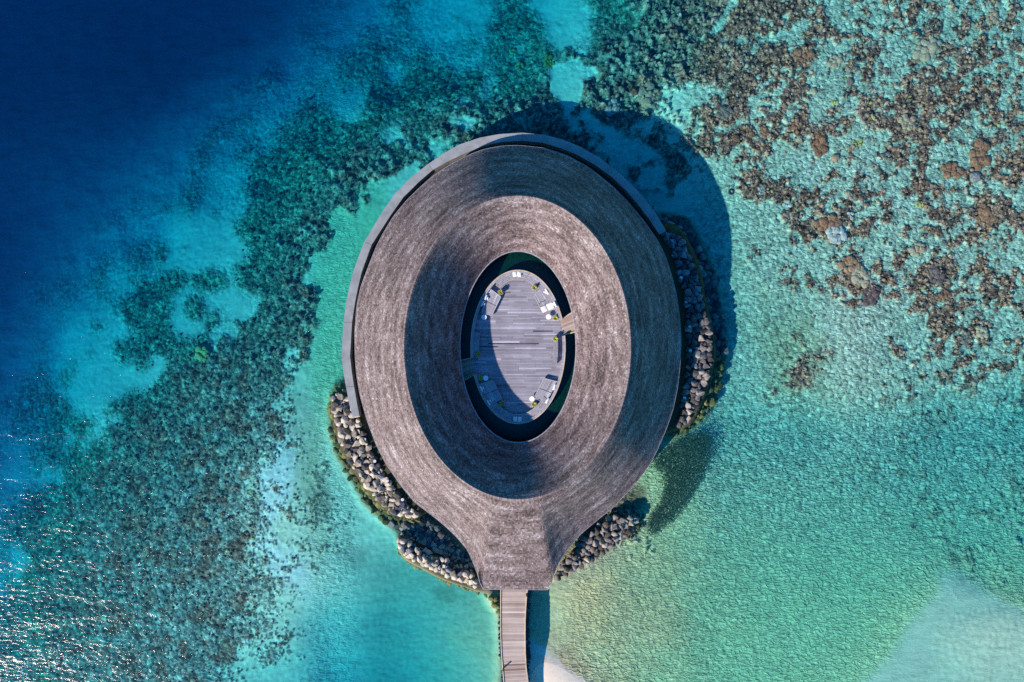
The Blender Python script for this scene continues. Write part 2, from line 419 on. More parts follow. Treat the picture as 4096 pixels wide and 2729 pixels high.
row(2300, (0, 4.6, .3), (200, 2.8, .75), (450, 2, .8), (700, 1.6, .75), (900, 1.3, .75), (1100, 1, .2), (1250, 1, .15), (1400, 1.4), (1600, 1.8, .02), (1750, 1.8), (1850, 1.6), (2350, .5), (2600, 1.2), (3000, 1.7), (3400, 1.8), (3700, 1.7), (3900, 1.9, .4), (4050, 1.6, .1))
row(2500, (0, 4, .5), (250, 2.6, .75), (500, 1.9, .8), (750, 1.5, .8), (950, 1.3, .6), (1100, 1.2, .2), (1350, 2), (1600, 2.5), (1750, 2.1), (1880, 1.7), (1960, 1.5), (2130, .8), (2300, .6), (2550, .95), (2900, 1.5), (3300, 1.6), (3600, 1.4), (3800, .8), (4000, .6))
row(2729, (0, 3.6, .5), (250, 2.3, .7), (500, 1.8, .75), (750, 1.5, .75), (900, 1.7, .4), (1150, 2), (1400, 2.7), (1600, 2.9), (1800, 2.3), (1930, 1.8), (1990, 1.5), (2110, .3), (2450, .5), (2650, .9), (3000, 1.2), (3400, 1.1), (3700, .8), (4050, .6))
CP = np.array(CP)
for q in CP:
    if q[0] >= 2850 and q[1] <= 1500: q[2] *= 0.72; q[3] = min(1.0, q[3] * 1.0)
    if 1300 < q[0] < 1860 and q[1] > 2250: q[2] *= 1.2
    if q[0] >= 2250 and 1750 < q[1] < 2600: q[2] *= 0.80
    if q[0] < 1500 and q[1] > 250 and q[3] >= 0.5: q[3] = min(1.0, q[3] + 0.28)
    if 2330 <= q[0] <= 3050 and q[1] < 520 and q[3] > .3: q[3] = min(1.0, q[3] + 0.22)
    if q[0] < 2000 and 3.3 < q[2] < 7.5: q[2] *= (1.05 if q[1] < 800 or q[2] > 5 else 1.0); q[3] *= (1.1 if q[3] < .56 else 1)
    if q[0] < 220 and 700 < q[1] < 2000: q[2] *= 1.25
    if q[0] > 3550 and q[1] > 1350: q[3] = min(q[3], 0.20)

X0, X1, Y0, Y1, DX = -58.0, 58.0, -40.0, 40.0, 0.16
gx = np.arange(X0, X1 + 1e-6, DX); gy = np.arange(Y0, Y1 + 1e-6, DX)
NX, NY = len(gx), len(gy)
GX, GY = np.meshgrid(gx, gy)               # [iy, ix]

def noise_field(lmin, lmax, beta=1.0, aniso=None):
    """smooth random field with wavelengths between lmin and lmax metres, unit variance"""
    ny, nx = NY + 40, NX + 40
    f = np.fft.rfft2(rng.standard_normal((ny, nx)))
    ky = np.fft.fftfreq(ny, DX)[:, None]; kx = np.fft.rfftfreq(nx, DX)[None, :]
    if aniso:
        ang, st = aniso
        c, s = math.cos(ang), math.sin(ang)
        u = kx * c + ky * s; v = (-kx * s + ky * c) * st
        k = np.sqrt(u * u + v * v)
    else:
        k = np.sqrt(kx * kx + ky * ky)
    k[0, 0] = 1e-6
    amp = k ** (-beta) * np.exp(-(k * lmin) ** 2) * (1 - np.exp(-(k * lmax) ** 2))
    g = np.fft.irfft2(f * amp, s=(ny, nx))[:NY, :NX]
    return (g - g.mean()) / g.std()

def rank01(a):
    # gaussian field -> uniform 0..1
    t = np.clip(a, -4, 4)
    return 1 / (1 + np.exp(-1.702 * t))

def sstep(a, b, x):
    t = np.clip((x - a) / (b - a), 0, 1)
    return t * t * (3 - 2 * t)

def blur(a, sig):
    """gaussian blur, sigma in metres"""
    pad = 60
    b = np.pad(a, pad, mode='edge')
    f = np.fft.rfft2(b)
    ky = np.fft.fftfreq(b.shape[0], DX)[:, None]; kx = np.fft.rfftfreq(b.shape[1], DX)[None, :]
    g = np.fft.irfft2(f * np.exp(-2 * (math.pi * sig) ** 2 * (kx * kx + ky * ky)), s=b.shape)
    return g[pad:-pad, pad:-pad]

# coarse weighted interpolation, then warped bilinear lookup
cpx = np.arange(-300, 4400, 40.0); cpy = np.arange(-300, 3040, 40.0)
CX, CY = np.meshgrid(cpx, cpy)
num = np.zeros(CX.shape + (2,)); den = np.zeros(CX.shape)
for x, y, d, r in CP:
    q = ((CX - x) ** 2 + (CY - y) ** 2)
    w = np.exp(-q / (2 * 75.0 ** 2)) + 1e-4 / (1 + q / 1e4) ** 2
    num[..., 0] += w * math.log(d + 0.2); num[..., 1] += w * r; den += w
num /= den[..., None]

def lookup(fld, px, py):
    fx = np.clip((px + 300) / 40.0, 0, len(cpx) - 1.001); fy = np.clip((py + 300) / 40.0, 0, len(cpy) - 1.001)
    ix = fx.astype(int); iy = fy.astype(int); tx = fx - ix; ty = fy - iy
    return (fld[iy, ix] * (1 - tx) * (1 - ty) + fld[iy, ix + 1] * tx * (1 - ty) + fld[iy + 1, ix] * (1 - tx) * ty + fld[iy + 1, ix + 1] * tx * ty)

PX = GX * PPM + 2048; PY = -GY * PPM + 1364.5
wx = noise_field(1.2, 9, 1.2); wy = noise_field(1.2, 9, 1.2)
lagoon = sstep(1250, 1500, PX) * sstep(1900, 2300, PY)
island = sstep(2450, 2800, PX)
wamp = 38 * (1 - 0.75 * np.maximum(lagoon, island * sstep(1000, 1500, PY)))
for _ in range(4):        # deeper floor lies farther from the lens than the water line
    dep = np.exp(lookup(num[..., 0], PX + wamp * wx, PY + wamp * wy)) - 0.2
    dep = dep * (1 + 0.12 * sstep(3.0, 4.5, dep))
    kk = PPM * CAM_H / (CAM_H + dep)
    PX = GX * kk + 2048; PY = -GY * kk + 1364.5
reef = lookup(num[..., 1], PX + 30 * wy, PY + 30 * wx)
lr_ = (1 - sstep(1300, 1700, PX)) + sstep(1300, 1700, PX) * (1 - sstep(2300, 2900, PX)) * (1 - sstep(300, 700, PY)) * 0.7
reef = reef + lr_ * 0.30 * sstep(0.45, 0.75, reef)

def poly_mask(pts, inside_px=None):
    """anti-aliased-ish mask of a polygon given in photo pixels"""
    m = np.zeros(GX.shape, bool)
    n = len(pts)
    for i in range(n):
        x0, y0 = pts[i]; x1, y1 = pts[(i + 1) % n]
        if y0 == y1: continue
        c = ((PY >= min(y0, y1)) & (PY < max(y0, y1)))
        xi = x0 + (PY - y0) * (x1 - x0) / (y1 - y0)
        m ^= c & (PX < xi)
    return m.astype(float)

def ell(cx, cy, rx, ry, rot=0.0, soft=0.35):
    c, s = math.cos(math.radians(rot)), math.sin(math.radians(rot))
    dx, dy = PX - cx, PY - cy
    u = (dx * c + dy * s) / rx; v = (-dx * s + dy * c) / ry
    return 1 - sstep(1 - soft, 1 + soft, np.sqrt(u * u + v * v) + 0.16 * wx)

# clear sand patches and dark reef patches that the photo shows one by one
for a in ((2220, 90, 95, 110, 10), (2270, 355, 62, 60, 30), (830, 950, 150, 75, 20), (900, 1180, 70, 60, 0), (770, 1240, 60, 110, 0),
          (560, 1480, 90, 60, -20), (330, 1330, 120, 70, -40), (430, 1560, 120, 50, -25), (1390, 420, 70, 60, 0), (1890, 60, 60, 90, 20),
          (2420, 520, 70, 30, 25), (950, 1240, 60, 50, 0), (700, 1060, 70, 60, 20)):
    reef = reef * (1 - ell(*a))
for a in ((2080, 230, 85, 150, 10), (1870, 190, 45, 60, 0), (1760, 340, 60, 80, 0), (620, 1165, 42, 58, 0), (790, 1230, 42, 50, 0),
          (700, 1130, 45, 40, 0), (860, 1130, 60, 60, 0), (640, 1370, 48, 55, 0), (580, 1455, 35, 26, 0), (495, 1440, 30, 26, 0),
          (390, 1310, 40, 30, 0), (730, 1000, 10, 9, 0), (1250, 720, 90, 140, 20), (1150, 950, 90, 120, 30), (2440, 90, 70, 60, 0),
          (1200, 1200, 80, 90, 20), (2710, 640, 70, 28, 50), (2640, 590, 60, 30, 30)):
    reef = np.maximum(reef, 0.97 * ell(*a, soft=0.25))

mH = blur(poly_mask([(1660, 630), (1500, 750), (1390, 880), (1325, 1000), (1280, 1150), (1255, 1300), (1225, 1450), (1195, 1560), (1185, 1720), (1350, 1760), (1600, 1300), (1700, 800)]), 0.5)
reef = reef * (1 - 0.97 * mH)
n_big = noise_field(1.4, 7, 1.4); n_mid = noise_field(0.6, 3.0, 1.0); n_fin = noise_field(0.22, 0.9, 0.4)
n_oth = noise_field(0.35, 1.6, 0.7)
shallow = 1 - sstep(1.3, 2.6, dep)
dep_s = np.exp(lookup(num[..., 0], PX, PY)) - 0.2
dep_s = blur(dep_s, 1.0)
_w = sstep(4.5, 7.5, dep_s); dep_s = dep_s * (1 - _w) + blur(dep_s, 3.5) * _w
dep_s = dep_s * (1 + 0.12 * sstep(3.0, 4.5, dep_s))
right_flat = sstep(2650, 2900, PX) * (1 - sstep(1700, 2500, PY))
n_col = noise_field(0.7, 2.4, 1.0)
pat = (1.0 * n_big + 0.18 * n_mid + 0.10 * n_oth) * (1 - shallow) + (0.45 * n_big + 0.6 * n_mid + 0.7 * n_fin) * shallow * (1 - right_flat) + (0.85 * n_big + 0.8 * n_col + 0.30 * n_fin) * shallow * right_flat
pat = pat / pat.std()
u = 1 - rank01(pat)
soft = 0.10 + 0.14 * sstep(2.2, 4.0, dep) + 0.12 * sstep(4.5, 7, dep)
leftflat = (1 - sstep(1150, 1350, PX)) * sstep(1450, 1750, PY + (PX - 600) * 0.2) * shallow
mask = sstep(-soft, soft, reef - u)
mask = mask * sstep(0.02, 0.12, reef)
_w = sstep(2.2, 3.6, dep)
mask = mask * (1 - _w) + blur(mask, 0.32) * _w
_w = sstep(4.0, 6.5, dep)
mask = mask * (1 - _w) + blur(mask, 0.8) * _w  # deeper reef outlines blurred to imitate haze of the water
mask = mask * (1 - 0.65 * sstep(2800, 3200, PX) * sstep(1450, 1700, PY))
right_flat = sstep(2650, 2900, PX) * (1 - sstep(1700, 2500, PY))

# height
halo = sstep(1120, 1220, PX) * (1 - sstep(1500, 1600, PX)) * sstep(1500, 1700, PY)
z = -dep_s + 0.12 * n_big * np.clip(dep / 6 - 0.35, 0, 1) * 0.6
lump = 0.22 * n_mid + 0.16 * n_fin + 0.10 * n_oth
z = z + mask * (0.30 + lump) * np.clip(dep / 2.6, 0.2, 1.0) * (1 - 0.35 * right_flat) * (1 - 0.75 * leftflat) * (1 - 0.65 * (1 - sstep(1200, 1400, PX)) * sstep(1150, 1450, PY)) * (1 - 0.80 * sstep(1.8, 3.0, dep)) * (1 - 0.8 * halo)
z = z + (1 - mask) * 0.02 * n_fin

# mounds that carry the rock revetments, in photo pixels
P_LEFT = [(1335, 1590), (1375, 1555), (1440, 1600), (1500, 1690), (1560, 1790), (1630, 1900), (1720, 2010), (1690, 2060), (1585, 2050), (1505, 1985), (1430, 1880), (1380, 1790), (1345, 1690)]
P_SPITL = [(1590, 2120), (1635, 2118), (1700, 2165), (1790, 2205), (1880, 2245), (1960, 2290), (2000, 2360), (1925, 2352), (1860, 2325), (1780, 2300), (1700, 2255), (1625, 2220), (1590, 2175)]
P_SPITR = [(2180, 2320), (2230, 2240), (2290, 2170), (2350, 2118), (2430, 2070), (2465, 2050), (2530, 2052), (2545, 2090), (2515, 2135), (2440, 2190), (2360, 2245), (2290, 2285), (2215, 2318)]
P_RIGHT = [(2640, 900), (2700, 930), (2745, 1000), (2790, 1100), (2805, 1200), (2830, 1300), (2850, 1400), (2832, 1500), (2800, 1600), (2755, 1690), (2680, 1725), (2600, 1750), (2560, 1500), (2560, 1000)]
F_LEFT = [(1335, 1545), (1385, 1530), (1440, 1580), (1560, 1750), (1700, 1960), (1780, 2060), (1880, 2180), (1930, 2300), (1860, 2290), (1700, 2190), (1640, 2110), (1590, 2130), (1540, 2090), (1460, 2020), (1400, 1920), (1350, 1830), (1325, 1750), (1312, 1640)]
F_RIGHT = [(2620, 850), (2700, 862), (2770, 905), (2815, 1000), (2858, 1090), (2878, 1200), (2895, 1300), (2908, 1400), (2890, 1510), (2862, 1610), (2800, 1690), (2720, 1740), (2600, 1770), (2560, 1500), (2560, 1000)]
def soft_poly(p, s):
    return blur(poly_mask(p), s)
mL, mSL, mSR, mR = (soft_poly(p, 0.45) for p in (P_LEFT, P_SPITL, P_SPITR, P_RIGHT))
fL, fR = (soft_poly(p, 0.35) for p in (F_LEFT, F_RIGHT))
z = z * (1 - fL) + fL * (-0.75 + 0.08 * n_mid)
z = z * (1 - fR) + fR * (-0.85 + 0.08 * n_mid)
for m_, h_ in ((mL, 0.55), (mSL, 0.42), (mSR, 0.35), (mR, 0.60)):
    k_ = sstep(0.15, 0.85, m_)
    z = z * (1 - k_) + k_ * h_
# rising sand at the foot of the walk
S_SAND = [(2085, 2500), (2118, 2549), (2192, 2590), (2252, 2656), (2311, 2697), (2365, 2729), (2460, 2790), (2600, 2950), (2080, 2950), (2080, 2600)]
mS = soft_poly(S_SAND, 0.10); mSg = soft_poly(S_SAND, 1.1)
mS2 = soft_poly([(2120, 2615), (2190, 2615), (2268, 2675), (2350, 2735), (2540, 2900), (2120, 2950)], 0.18); mS2g = soft_poly([(2120, 2615), (2190, 2615), (2268, 2675), (2350, 2735), (2540, 2900), (2120, 2950)], 1.3)
z = z * (1 - mSg) + mSg * (-0.22)
z = z * (1 - mS2g) + mS2g * 0.30
S_PALE = [(3560, 2620), (3640, 2480), (3740, 2380), (3760, 2275), (3850, 2300), (3950, 2370), (4100, 2440), (4500, 2560), (4500, 3100), (3300, 3100), (3420, 2760)]
mP = soft_poly(S_PALE, 0.35); mPg = soft_poly(S_PALE, 1.2)
z = z * (1 - mPg) + mPg * np.maximum(z, -0.80)
# strip of stones on both flanks of the walk
mW = soft_poly([(1925, 2350), (2000, 2350), (2008, 2500), (2006, 2950), (1985, 2950), (1990, 2560), (1982, 2450), (1950, 2400)], 0.3)
z = z * (1 - mW) + mW * (-0.30)
Z = z

# albedo
sand = np.array([0.74, 0.72, 0.50]); pale = np.array([0.80, 0.76, 0.68])
reefc = np.array([0.28, 0.24, 0.16]); greenc = np.array([0.17, 0.27, 0.15]); olive = np.array([0.40, 0.38, 0.20])
brown = np.array([0.44, 0.165, 0.10]); rubble = np.array([0.33, 0.28, 0.20]); grav = np.array([0.24, 0.18, 0.10])
cov = np.empty(GX.shape + (3,)); cov[:] = sand
def lay(c, a):
    global cov
    cov = cov * (1 - a[..., None]) + c * a[..., None]
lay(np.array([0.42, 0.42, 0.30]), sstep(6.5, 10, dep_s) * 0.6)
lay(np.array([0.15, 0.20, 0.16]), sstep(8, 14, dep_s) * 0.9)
for a in ((3380, 1330, 150, 260, 25), (1120, 1900, 60, 260, 20), (1150, 2280, 150, 60, 40), (3250, 700, 60, 90, 0), (3560, 750, 160, 60, 35), (3900, 850, 120, 50, 0)):
    lay(pale, ell(*a, soft=0.6) * 0.8)
lay(np.array([0.48, 0.48, 0.32]), sstep(1350, 1550, PX) * (1 - sstep(2000, 2050, PX)) * sstep(2100, 2300, PY) * 0.9)
lay(np.array([0.54, 0.58, 0.26]), sstep(2100, 2400, PX) * sstep(1300, 1900, PY) * 0.8)
lay(np.array([0.42, 0.60, 0.30]), sstep(1150, 1300, PX) * (1 - sstep(1500, 1600, PX)) * sstep(600, 800, PY) * (1 - sstep(1500, 1900, PY)) * 0.8)
lay(np.array([0.45, 0.48, 0.34]), right_flat * 0.85)
lay(olive, ell(3180, 1430, 120, 220, -25, soft=0.7) * 0.75)
lay(olive, ell(1230, 1850, 60, 330, -12, soft=0.7) * 0.55)
lay(np.array([0.68, 0.50, 0.25]), ell(2400, 2430, 420, 260, -25, soft=0.9) * 0.9)
lay(rubble, ell(1280, 2020, 50, 70, -30) * 0.6)
lay(rubble, ell(1400, 2230, 60, 40, 0) * 0.4)
lay(np.array([0.28, 0.26, 0.16]), ell(1770, 2370, 60, 32, 20) * 0.5)
deepm = sstep(2.3, 3.4, dep)
rc = greenc * deepm[..., None] + (reefc + (np.array([0.40, 0.36, 0.28]) - reefc) * leftflat[..., None] * 0.8) * (1 - deepm[..., None])
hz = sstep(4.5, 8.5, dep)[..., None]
rc = rc * (1 - 0.75 * hz) + np.array([0.30, 0.34, 0.22]) * 0.75 * hz  # deep reef paled, water haze put into the floor colour
rc = rc * (1 + 0.28 * np.clip(n_oth, -1.4, 2)[..., None]) * (1 + 0.18 * np.clip(n_mid, -1.4, 2)[..., None]) * (1 + 0.2 * np.clip(n_fin, -2, 2)[..., None])
mix_br = np.clip(sstep(-0.2, 1.2, noise_field(1.5, 6, 1.0)) * (1 - 0.5 * right_flat) + 1.1 * right_flat, 0, 1) * (1 - deepm)
rc = rc * (1 - 0.85 * mix_br[..., None]) + brown * (0.75 + 0.3 * np.clip(n_oth, -1.5, 1.5)[..., None]) * 0.85 * mix_br[..., None]
rc = rc * (1 - 0.75 * halo[..., None]) + np.array([0.36, 0.33, 0.20]) * 0.75 * halo[..., None]
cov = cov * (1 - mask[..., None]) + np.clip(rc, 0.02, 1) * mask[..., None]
# speckle of pale coral sand showing in the shallow left reef
spk = sstep(0.3, 1.8, n_fin + 0.5 * n_oth) * mask * (1 - 0.6 * right_flat)
lay(np.array([0.40, 0.38, 0.26]), spk * (0.35 + 0.35 * (1 - deepm)))
lay(rubble, (1 - mask) * right_flat * sstep(0.0, 1.4, n_oth) * 0.45)
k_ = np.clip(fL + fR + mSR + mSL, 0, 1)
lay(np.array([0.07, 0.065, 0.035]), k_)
lay(grav, soft_poly([(2380, 2080), (2480, 1960), (2560, 1925), (2600, 2000), (2570, 2050), (2460, 2045), (2380, 2110)], 0.35))
lay(np.array([0.48, 0.40, 0.26]), soft_poly([(2200, 2300), (2300, 2280), (2480, 2170), (2520, 2190), (2420, 2280), (2300, 2330), (2200, 2380)], 0.5) * 0.7)
lay(np.array([0.72, 0.68, 0.58]), mS); lay(np.array([0.78, 0.64, 0.49]), mS2)
lay(np.array([0.56, 0.58, 0.42]), mP * 0.9)
cob = np.clip(0.10 + 0.9 * right_flat + 0.35 * sstep(0.15, 0.5, reef), 0, 1) * (1 - mS) * (1 - mP)
lag = sstep(1300, 1500, PX) * sstep(2150, 2350, PY) * (1 - sstep(1950, 2050, PX))
cob = cob * (1 - lag)
rightlow_ = sstep(2150, 2350, PX) * sstep(1700, 2100, PY)
rightlow = sstep(2150, 2350, PX) * sstep(1500, 1900, PY) * (1 - mP) * (1 - mS)
leftband = (1 - sstep(1380, 1480, PX)) * sstep(1180, 1300, PX) * (1 - mask)
cob = np.maximum(cob, 0.30 * leftband)
cob = np.maximum(cob, 0.42 * rightlow)
ripple = np.clip(rightlow * 0.8 + right_flat * 0.5 + leftband * 0.5 + 0.15 * mP, 0, 1)
refa = mask

# assemble as one sheet that runs on far beyond the picture
ex = [20.0, 60.0, 150.0, 400.0]
fxs = np.concatenate([[X0 - e for e in reversed(ex)], gx, [X1 + e for e in ex]])
fys = np.concatenate([[Y0 - e for e in reversed(ex)], gy, [Y1 + e for e in ex]])
def ext(a):
    pw = ((len(ex), len(ex)), (len(ex), len(ex))) + (((0, 0),) if a.ndim == 3 else ())
    return np.pad(a, pw, mode='edge')
FZ = ext(Z); FC = ext(cov)
FR_ = ext(np.stack([cob, refa, ripple], -1))
FX, FY = np.meshgrid(fxs, fys)
nyy, nxx = FX.shape
verts = np.stack([FX, FY, FZ], -1).reshape(-1, 3).astype(np.float32)
ii = np.arange(nyy * nxx).reshape(nyy, nxx)
quads = np.stack([ii[:-1, :-1], ii[:-1, 1:], ii[1:, 1:], ii[1:, :-1]], -1).reshape(-1, 4)
me = bpy.data.meshes.new('seabed')
me.vertices.add(len(verts)); me.vertices.foreach_set('co', verts.ravel())
me.loops.add(quads.size); me.loops.foreach_set('vertex_index', quads.ravel().astype(np.int32))
me.polygons.add(len(quads)); me.polygons.foreach_set('loop_start', np.arange(0, quads.size, 4, dtype=np.int32))
me.polygons.foreach_set('use_smooth', np.ones(len(quads), bool))
me.update(calc_edges=True)
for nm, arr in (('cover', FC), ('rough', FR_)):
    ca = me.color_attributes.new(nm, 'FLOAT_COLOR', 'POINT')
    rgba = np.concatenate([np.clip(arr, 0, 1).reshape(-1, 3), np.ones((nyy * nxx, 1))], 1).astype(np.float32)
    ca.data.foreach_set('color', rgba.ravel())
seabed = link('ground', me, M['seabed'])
tag(seabed, kind='structure')

def ground_z(x, y):
    ix = min(max((x - X0) / DX, 0), NX - 1.001); iy = min(max((y - Y0) / DX, 0), NY - 1.001)
    i, j = int(ix), int(iy); tx, ty = ix - i, iy - j
    return float(Z[j, i] * (1 - tx) * (1 - ty) + Z[j, i + 1] * tx * (1 - ty) + Z[j + 1, i] * (1 - tx) * ty + Z[j + 1, i + 1] * tx * ty)

wb = MB()
R_ = 400.0
wb.prism([(-R_, -R_), (R_, -R_), (R_, R_), (-R_, R_)], -40.0, 0.0)
water = wb.build('water', M['water'])
tag(water, kind='structure')

# ------------------------------------------------------------------ outlines of the pavilion (photo pixels)
OUT = [(2076,583),(2179,594),(2268,623),(2357,672),(2446,743),(2513,810),(2580,891),(2630,962),(2660,1022),(2683,1092),(2704,1171),(2717,1262),(2723,1340),(2723,1395),(2718,1474),(2709,1553),(2691,1638),(2664,1717),(2628,1799),(2600,1856),(2555,1918),(2494,1985),(2457,2025),(2387,2081),(2317,2140),(2261,2209),(2234,2251),(2215,2298),(2204,2335),(2196,2359),
       (2128,2358),(2062,2357.5),(1995,2357),(1927,2357),(1913,2302),(1894,2251),(1871,2200),(1829,2149),(1787,2109),(1736,2066),(1660,2010),(1606,1944),(1545,1857),(1504,1776),(1468,1679),(1440,1577),(1427,1500),(1421,1420),(1420,1323),(1429,1218),(1445,1145),(1472,1073),(1507,985),(1537,928),(1575,866),(1625,805),(1683,748),(1732,706),(1797,662),(1874,622),(1931,600),(2008,585)]
CEN = (2070.0, 1388.0)

def z_eave(px, py):
    mid = max(0.0, 1 - abs(px - 2062) / 140.0)
    return 2.35 + float(np.interp(py, [2060, 2140, 2200, 2251, 2298, 2340, 2358], [0, .20, .50, .76, .86, .72, .52])) + (0.10 * mid if py > 2350 else 0.0)

def ang_of(p):
    return math.atan2(-(p[1] - CEN[1]), p[0] - CEN[0])

out_w = []
for (x, y) in OUT:
    ze = z_eave(x, y)
    out_w.append((ang_of((x, y)) % (2 * math.pi), W(x, y, ze)))
out_w.sort(key=lambda t: t[0])
oa = np.array([t[0] for t in out_w]); op = np.array([tuple(t[1]) for t in out_w])
oa = np.concatenate([[oa[-1] - 2 * math.pi], oa, [oa[0] + 2 * math.pi]]); op = np.concatenate([op[-1:], op, op[:1]])
NT = 1440
TH = np.linspace(0, 2 * math.pi, NT + 1)
O_ = np.stack([np.interp(TH, oa, op[:, k]) for k in range(3)], -1)
# light smoothing except at the squared-off front
sm = O_[:-1].copy()
front = (np.abs(((TH[:-1] - 1.5 * math.pi + math.pi) % (2 * math.pi)) - math.pi) < 0.26)
for _ in range(30):
    s2 = (np.roll(sm, 1, 0) + sm * 2 + np.roll(sm, -1, 0)) / 4
    sm = np.where(front[:, None], sm, s2)
O_ = np.concatenate([sm, sm[:1]])

def ring_ellipse(cx, cy, a, b, zf):
    pts = []
    for t in TH:
        c, s = math.cos(t), math.sin(t)
        r = 1 / math.sqrt((c / a) ** 2 + (s / b) ** 2)
        zz = zf(t)
        pts.append(tuple(W(cx + r * c, cy - r * s, zz)))
    return np.array(pts)
def z_ridge(t):
    d = math.cos(t - math.radians(238))
    f = math.cos(t - math.radians(45))
    return 6.9 - 1.15 * max(0, d) ** 2 + 0.15 * max(0, math.cos(t + 0.6))
R_ring = ring_ellipse(2070, 1390, 455, 608, z_ridge)
I_ring = ring_ellipse(2072, 1388, 234, 385, lambda t: 2.75)

def surf(side, th, f):
    """point on the roof: f 0 at the eave, 1 at the ridge"""
    th = np.mod(th, 2 * math.pi)
    A = O_ if side == 'out' else I_ring
    a = np.stack([np.interp(th, TH, A[:, k]) for k in range(3)], -1)
    r = np.stack([np.interp(th, TH, R_ring[:, k]) for k in range(3)], -1)
    f = np.asarray(f)[..., None]
    p = a + (r - a) * f
    zf = f[..., 0]
    fw = np.exp(-((np.abs(th - 1.5 * math.pi)) / 0.42) ** 2)
    prof = zf ** (1.12 + 0.75 * fw) if side == 'out' else zf ** 1.05
    # rounded ridge
    prof = prof - 0.05 * np.exp(-((1 - zf) / 0.08) ** 1.5)
    p[..., 2] = a[..., 2] + (r[..., 2] - a[..., 2]) * prof
    return p

pav = empty('spa_pavilion', (0, 0, 0))
tag(pav, 'oval shingle roofed pavilion standing over the reef around an open courtyard', 'building')

def shingles(side, nrow, tile_w):
    V = []; F = []; T = []
    cnt = 0
    patch_ph = rng.random(6) * 6.28
    for k in range(nrow):
        f1 = k / nrow; f2 = (k + 1) / nrow
        ringp = surf(side, TH, np.full(TH.shape, f1))
        seg = np.linalg.norm(np.diff(ringp, axis=0), axis=1)
        cum = np.concatenate([[0], np.cumsum(seg)]); L = cum[-1]
        n = max(12, int(L / tile_w))
        e = (np.arange(n + 1) + rng.random() + 0.0)
        e[1:-1] += (rng.random(n - 1) - 0.5) * 0.45
        e[-1] = e[0] + n
        s = np.mod(e * (L / n), L)
        th = np.interp(s, cum, TH)
        th = np.unwrap(th)
        t1, t2 = th[:-1], th[1:]
        g = (t2 - t1) * 0.035
        a1, a2 = t1 + g, t2 - g
        fa = np.full(n, f1); fb = np.full(n, min(f2 + 0.35 / nrow, 1.0))
        low1 = surf(side, a1, fa); low2 = surf(side, a2, fa)
        up1 = surf(side, a1, fb); up2 = surf(side, a2, fb)
        lift = 0.032 + rng.random(n) * 0.012
        low1[:, 2] += lift; low2[:, 2] += lift + (rng.random(n) - 0.5) * 0.012
        up1[:, 2] += 0.004; up2[:, 2] += 0.004
        d1 = low1.copy(); d2 = low2.copy(); d1[:, 2] -= 0.045; d2[:, 2] -= 0.045
        vv = np.stack([low1, low2, up2, up1, d1, d2], 1).reshape(-1, 3)
        base = cnt + np.arange(n)[:, None] * 6
        if side == 'out':
            q = np.concatenate([base + np.array([[1, 0, 3, 2]]), base + np.array([[0, 1, 5, 4]])], 0)
        else:
            q = np.concatenate([base + np.array([[0, 1, 2, 3]]), base + np.array([[1, 0, 4, 5]])], 0)
        V.append(vv); F.append(q); cnt += n * 6
        mid = (a1 + a2) / 2
        r = rng.random(n)
        t = 0.42 + (r - 0.5) * 0.38
        t += np.where(rng.random(n) < 0.03, 0.22, 0) - np.where(rng.random(n) < 0.08, 0.2, 0)
        row_d = 0.05 * math.sin(k * 0.9 + patch_ph[0]) + (rng.random() - 0.5) * 0.15
        pa = 0.10 * np.sin(3 * mid + k * 0.21 + patch_ph[1]) * np.sin(7 * mid - k * 0.35 + patch_ph[2]) + 0.06 * np.sin(19 * mid + k * 0.6 + patch_ph[3])
        t = np.clip(t + row_d + pa, 0, 1)
        T.append(np.concatenate([t, t * 0.7]))
    V = np.concatenate(V); F = np.concatenate(F); T = np.concatenate(T)
    me = bpy.data.meshes.new('roof')
    me.vertices.add(len(V)); me.vertices.foreach_set('co', V.astype(np.float32).ravel())
    me.loops.add(F.size); me.loops.foreach_set('vertex_index', F.ravel().astype(np.int32))
    me.polygons.add(len(F)); me.polygons.foreach_set('loop_start', np.arange(0, F.size, 4, dtype=np.int32))
    me.update(calc_edges=True)
    a = me.attributes.new('tint', 'FLOAT', 'FACE'); a.data.foreach_set('value', T.astype(np.float32))
    return me

roof_out = link('roof', shingles('out', 64, 0.155), M['shingle'], pav)
roof_out['label'] = 'outer slope of weathered grey brown shingles running out over the entrance'
roof_in = link('roof', shingles('in', 46, 0.15), M['shingle'], pav)
roof_in['label'] = 'inner slope of weathered shingles falling to the courtyard'
for side, o in (('out', roof_out), ('in', roof_in)):
    nth, nf = 720, 20
    mbu = MB()
    tt = np.linspace(0, 2 * math.pi, nth + 1)[:-1]
    vs = []
    for j in range(nf + 1):
        p = surf(side, tt, np.full(nth, j / nf)); p[:, 2] -= 0.02
        vs.append(p)
    p = vs[0].copy(); p[:, 2] -= 0.22
    vs.insert(0, p)
    vs = np.concatenate(vs)
    fs = []
    for j in range(nf + 1):
        for i in range(nth):
            a, b = j * nth + i, j * nth + (i + 1) % nth
            q = (a, b, b + nth, a + nth)
            fs.append(q)
    mbu.add(vs, fs)
    mbu.build('underlay', M['dark_wood'], o)
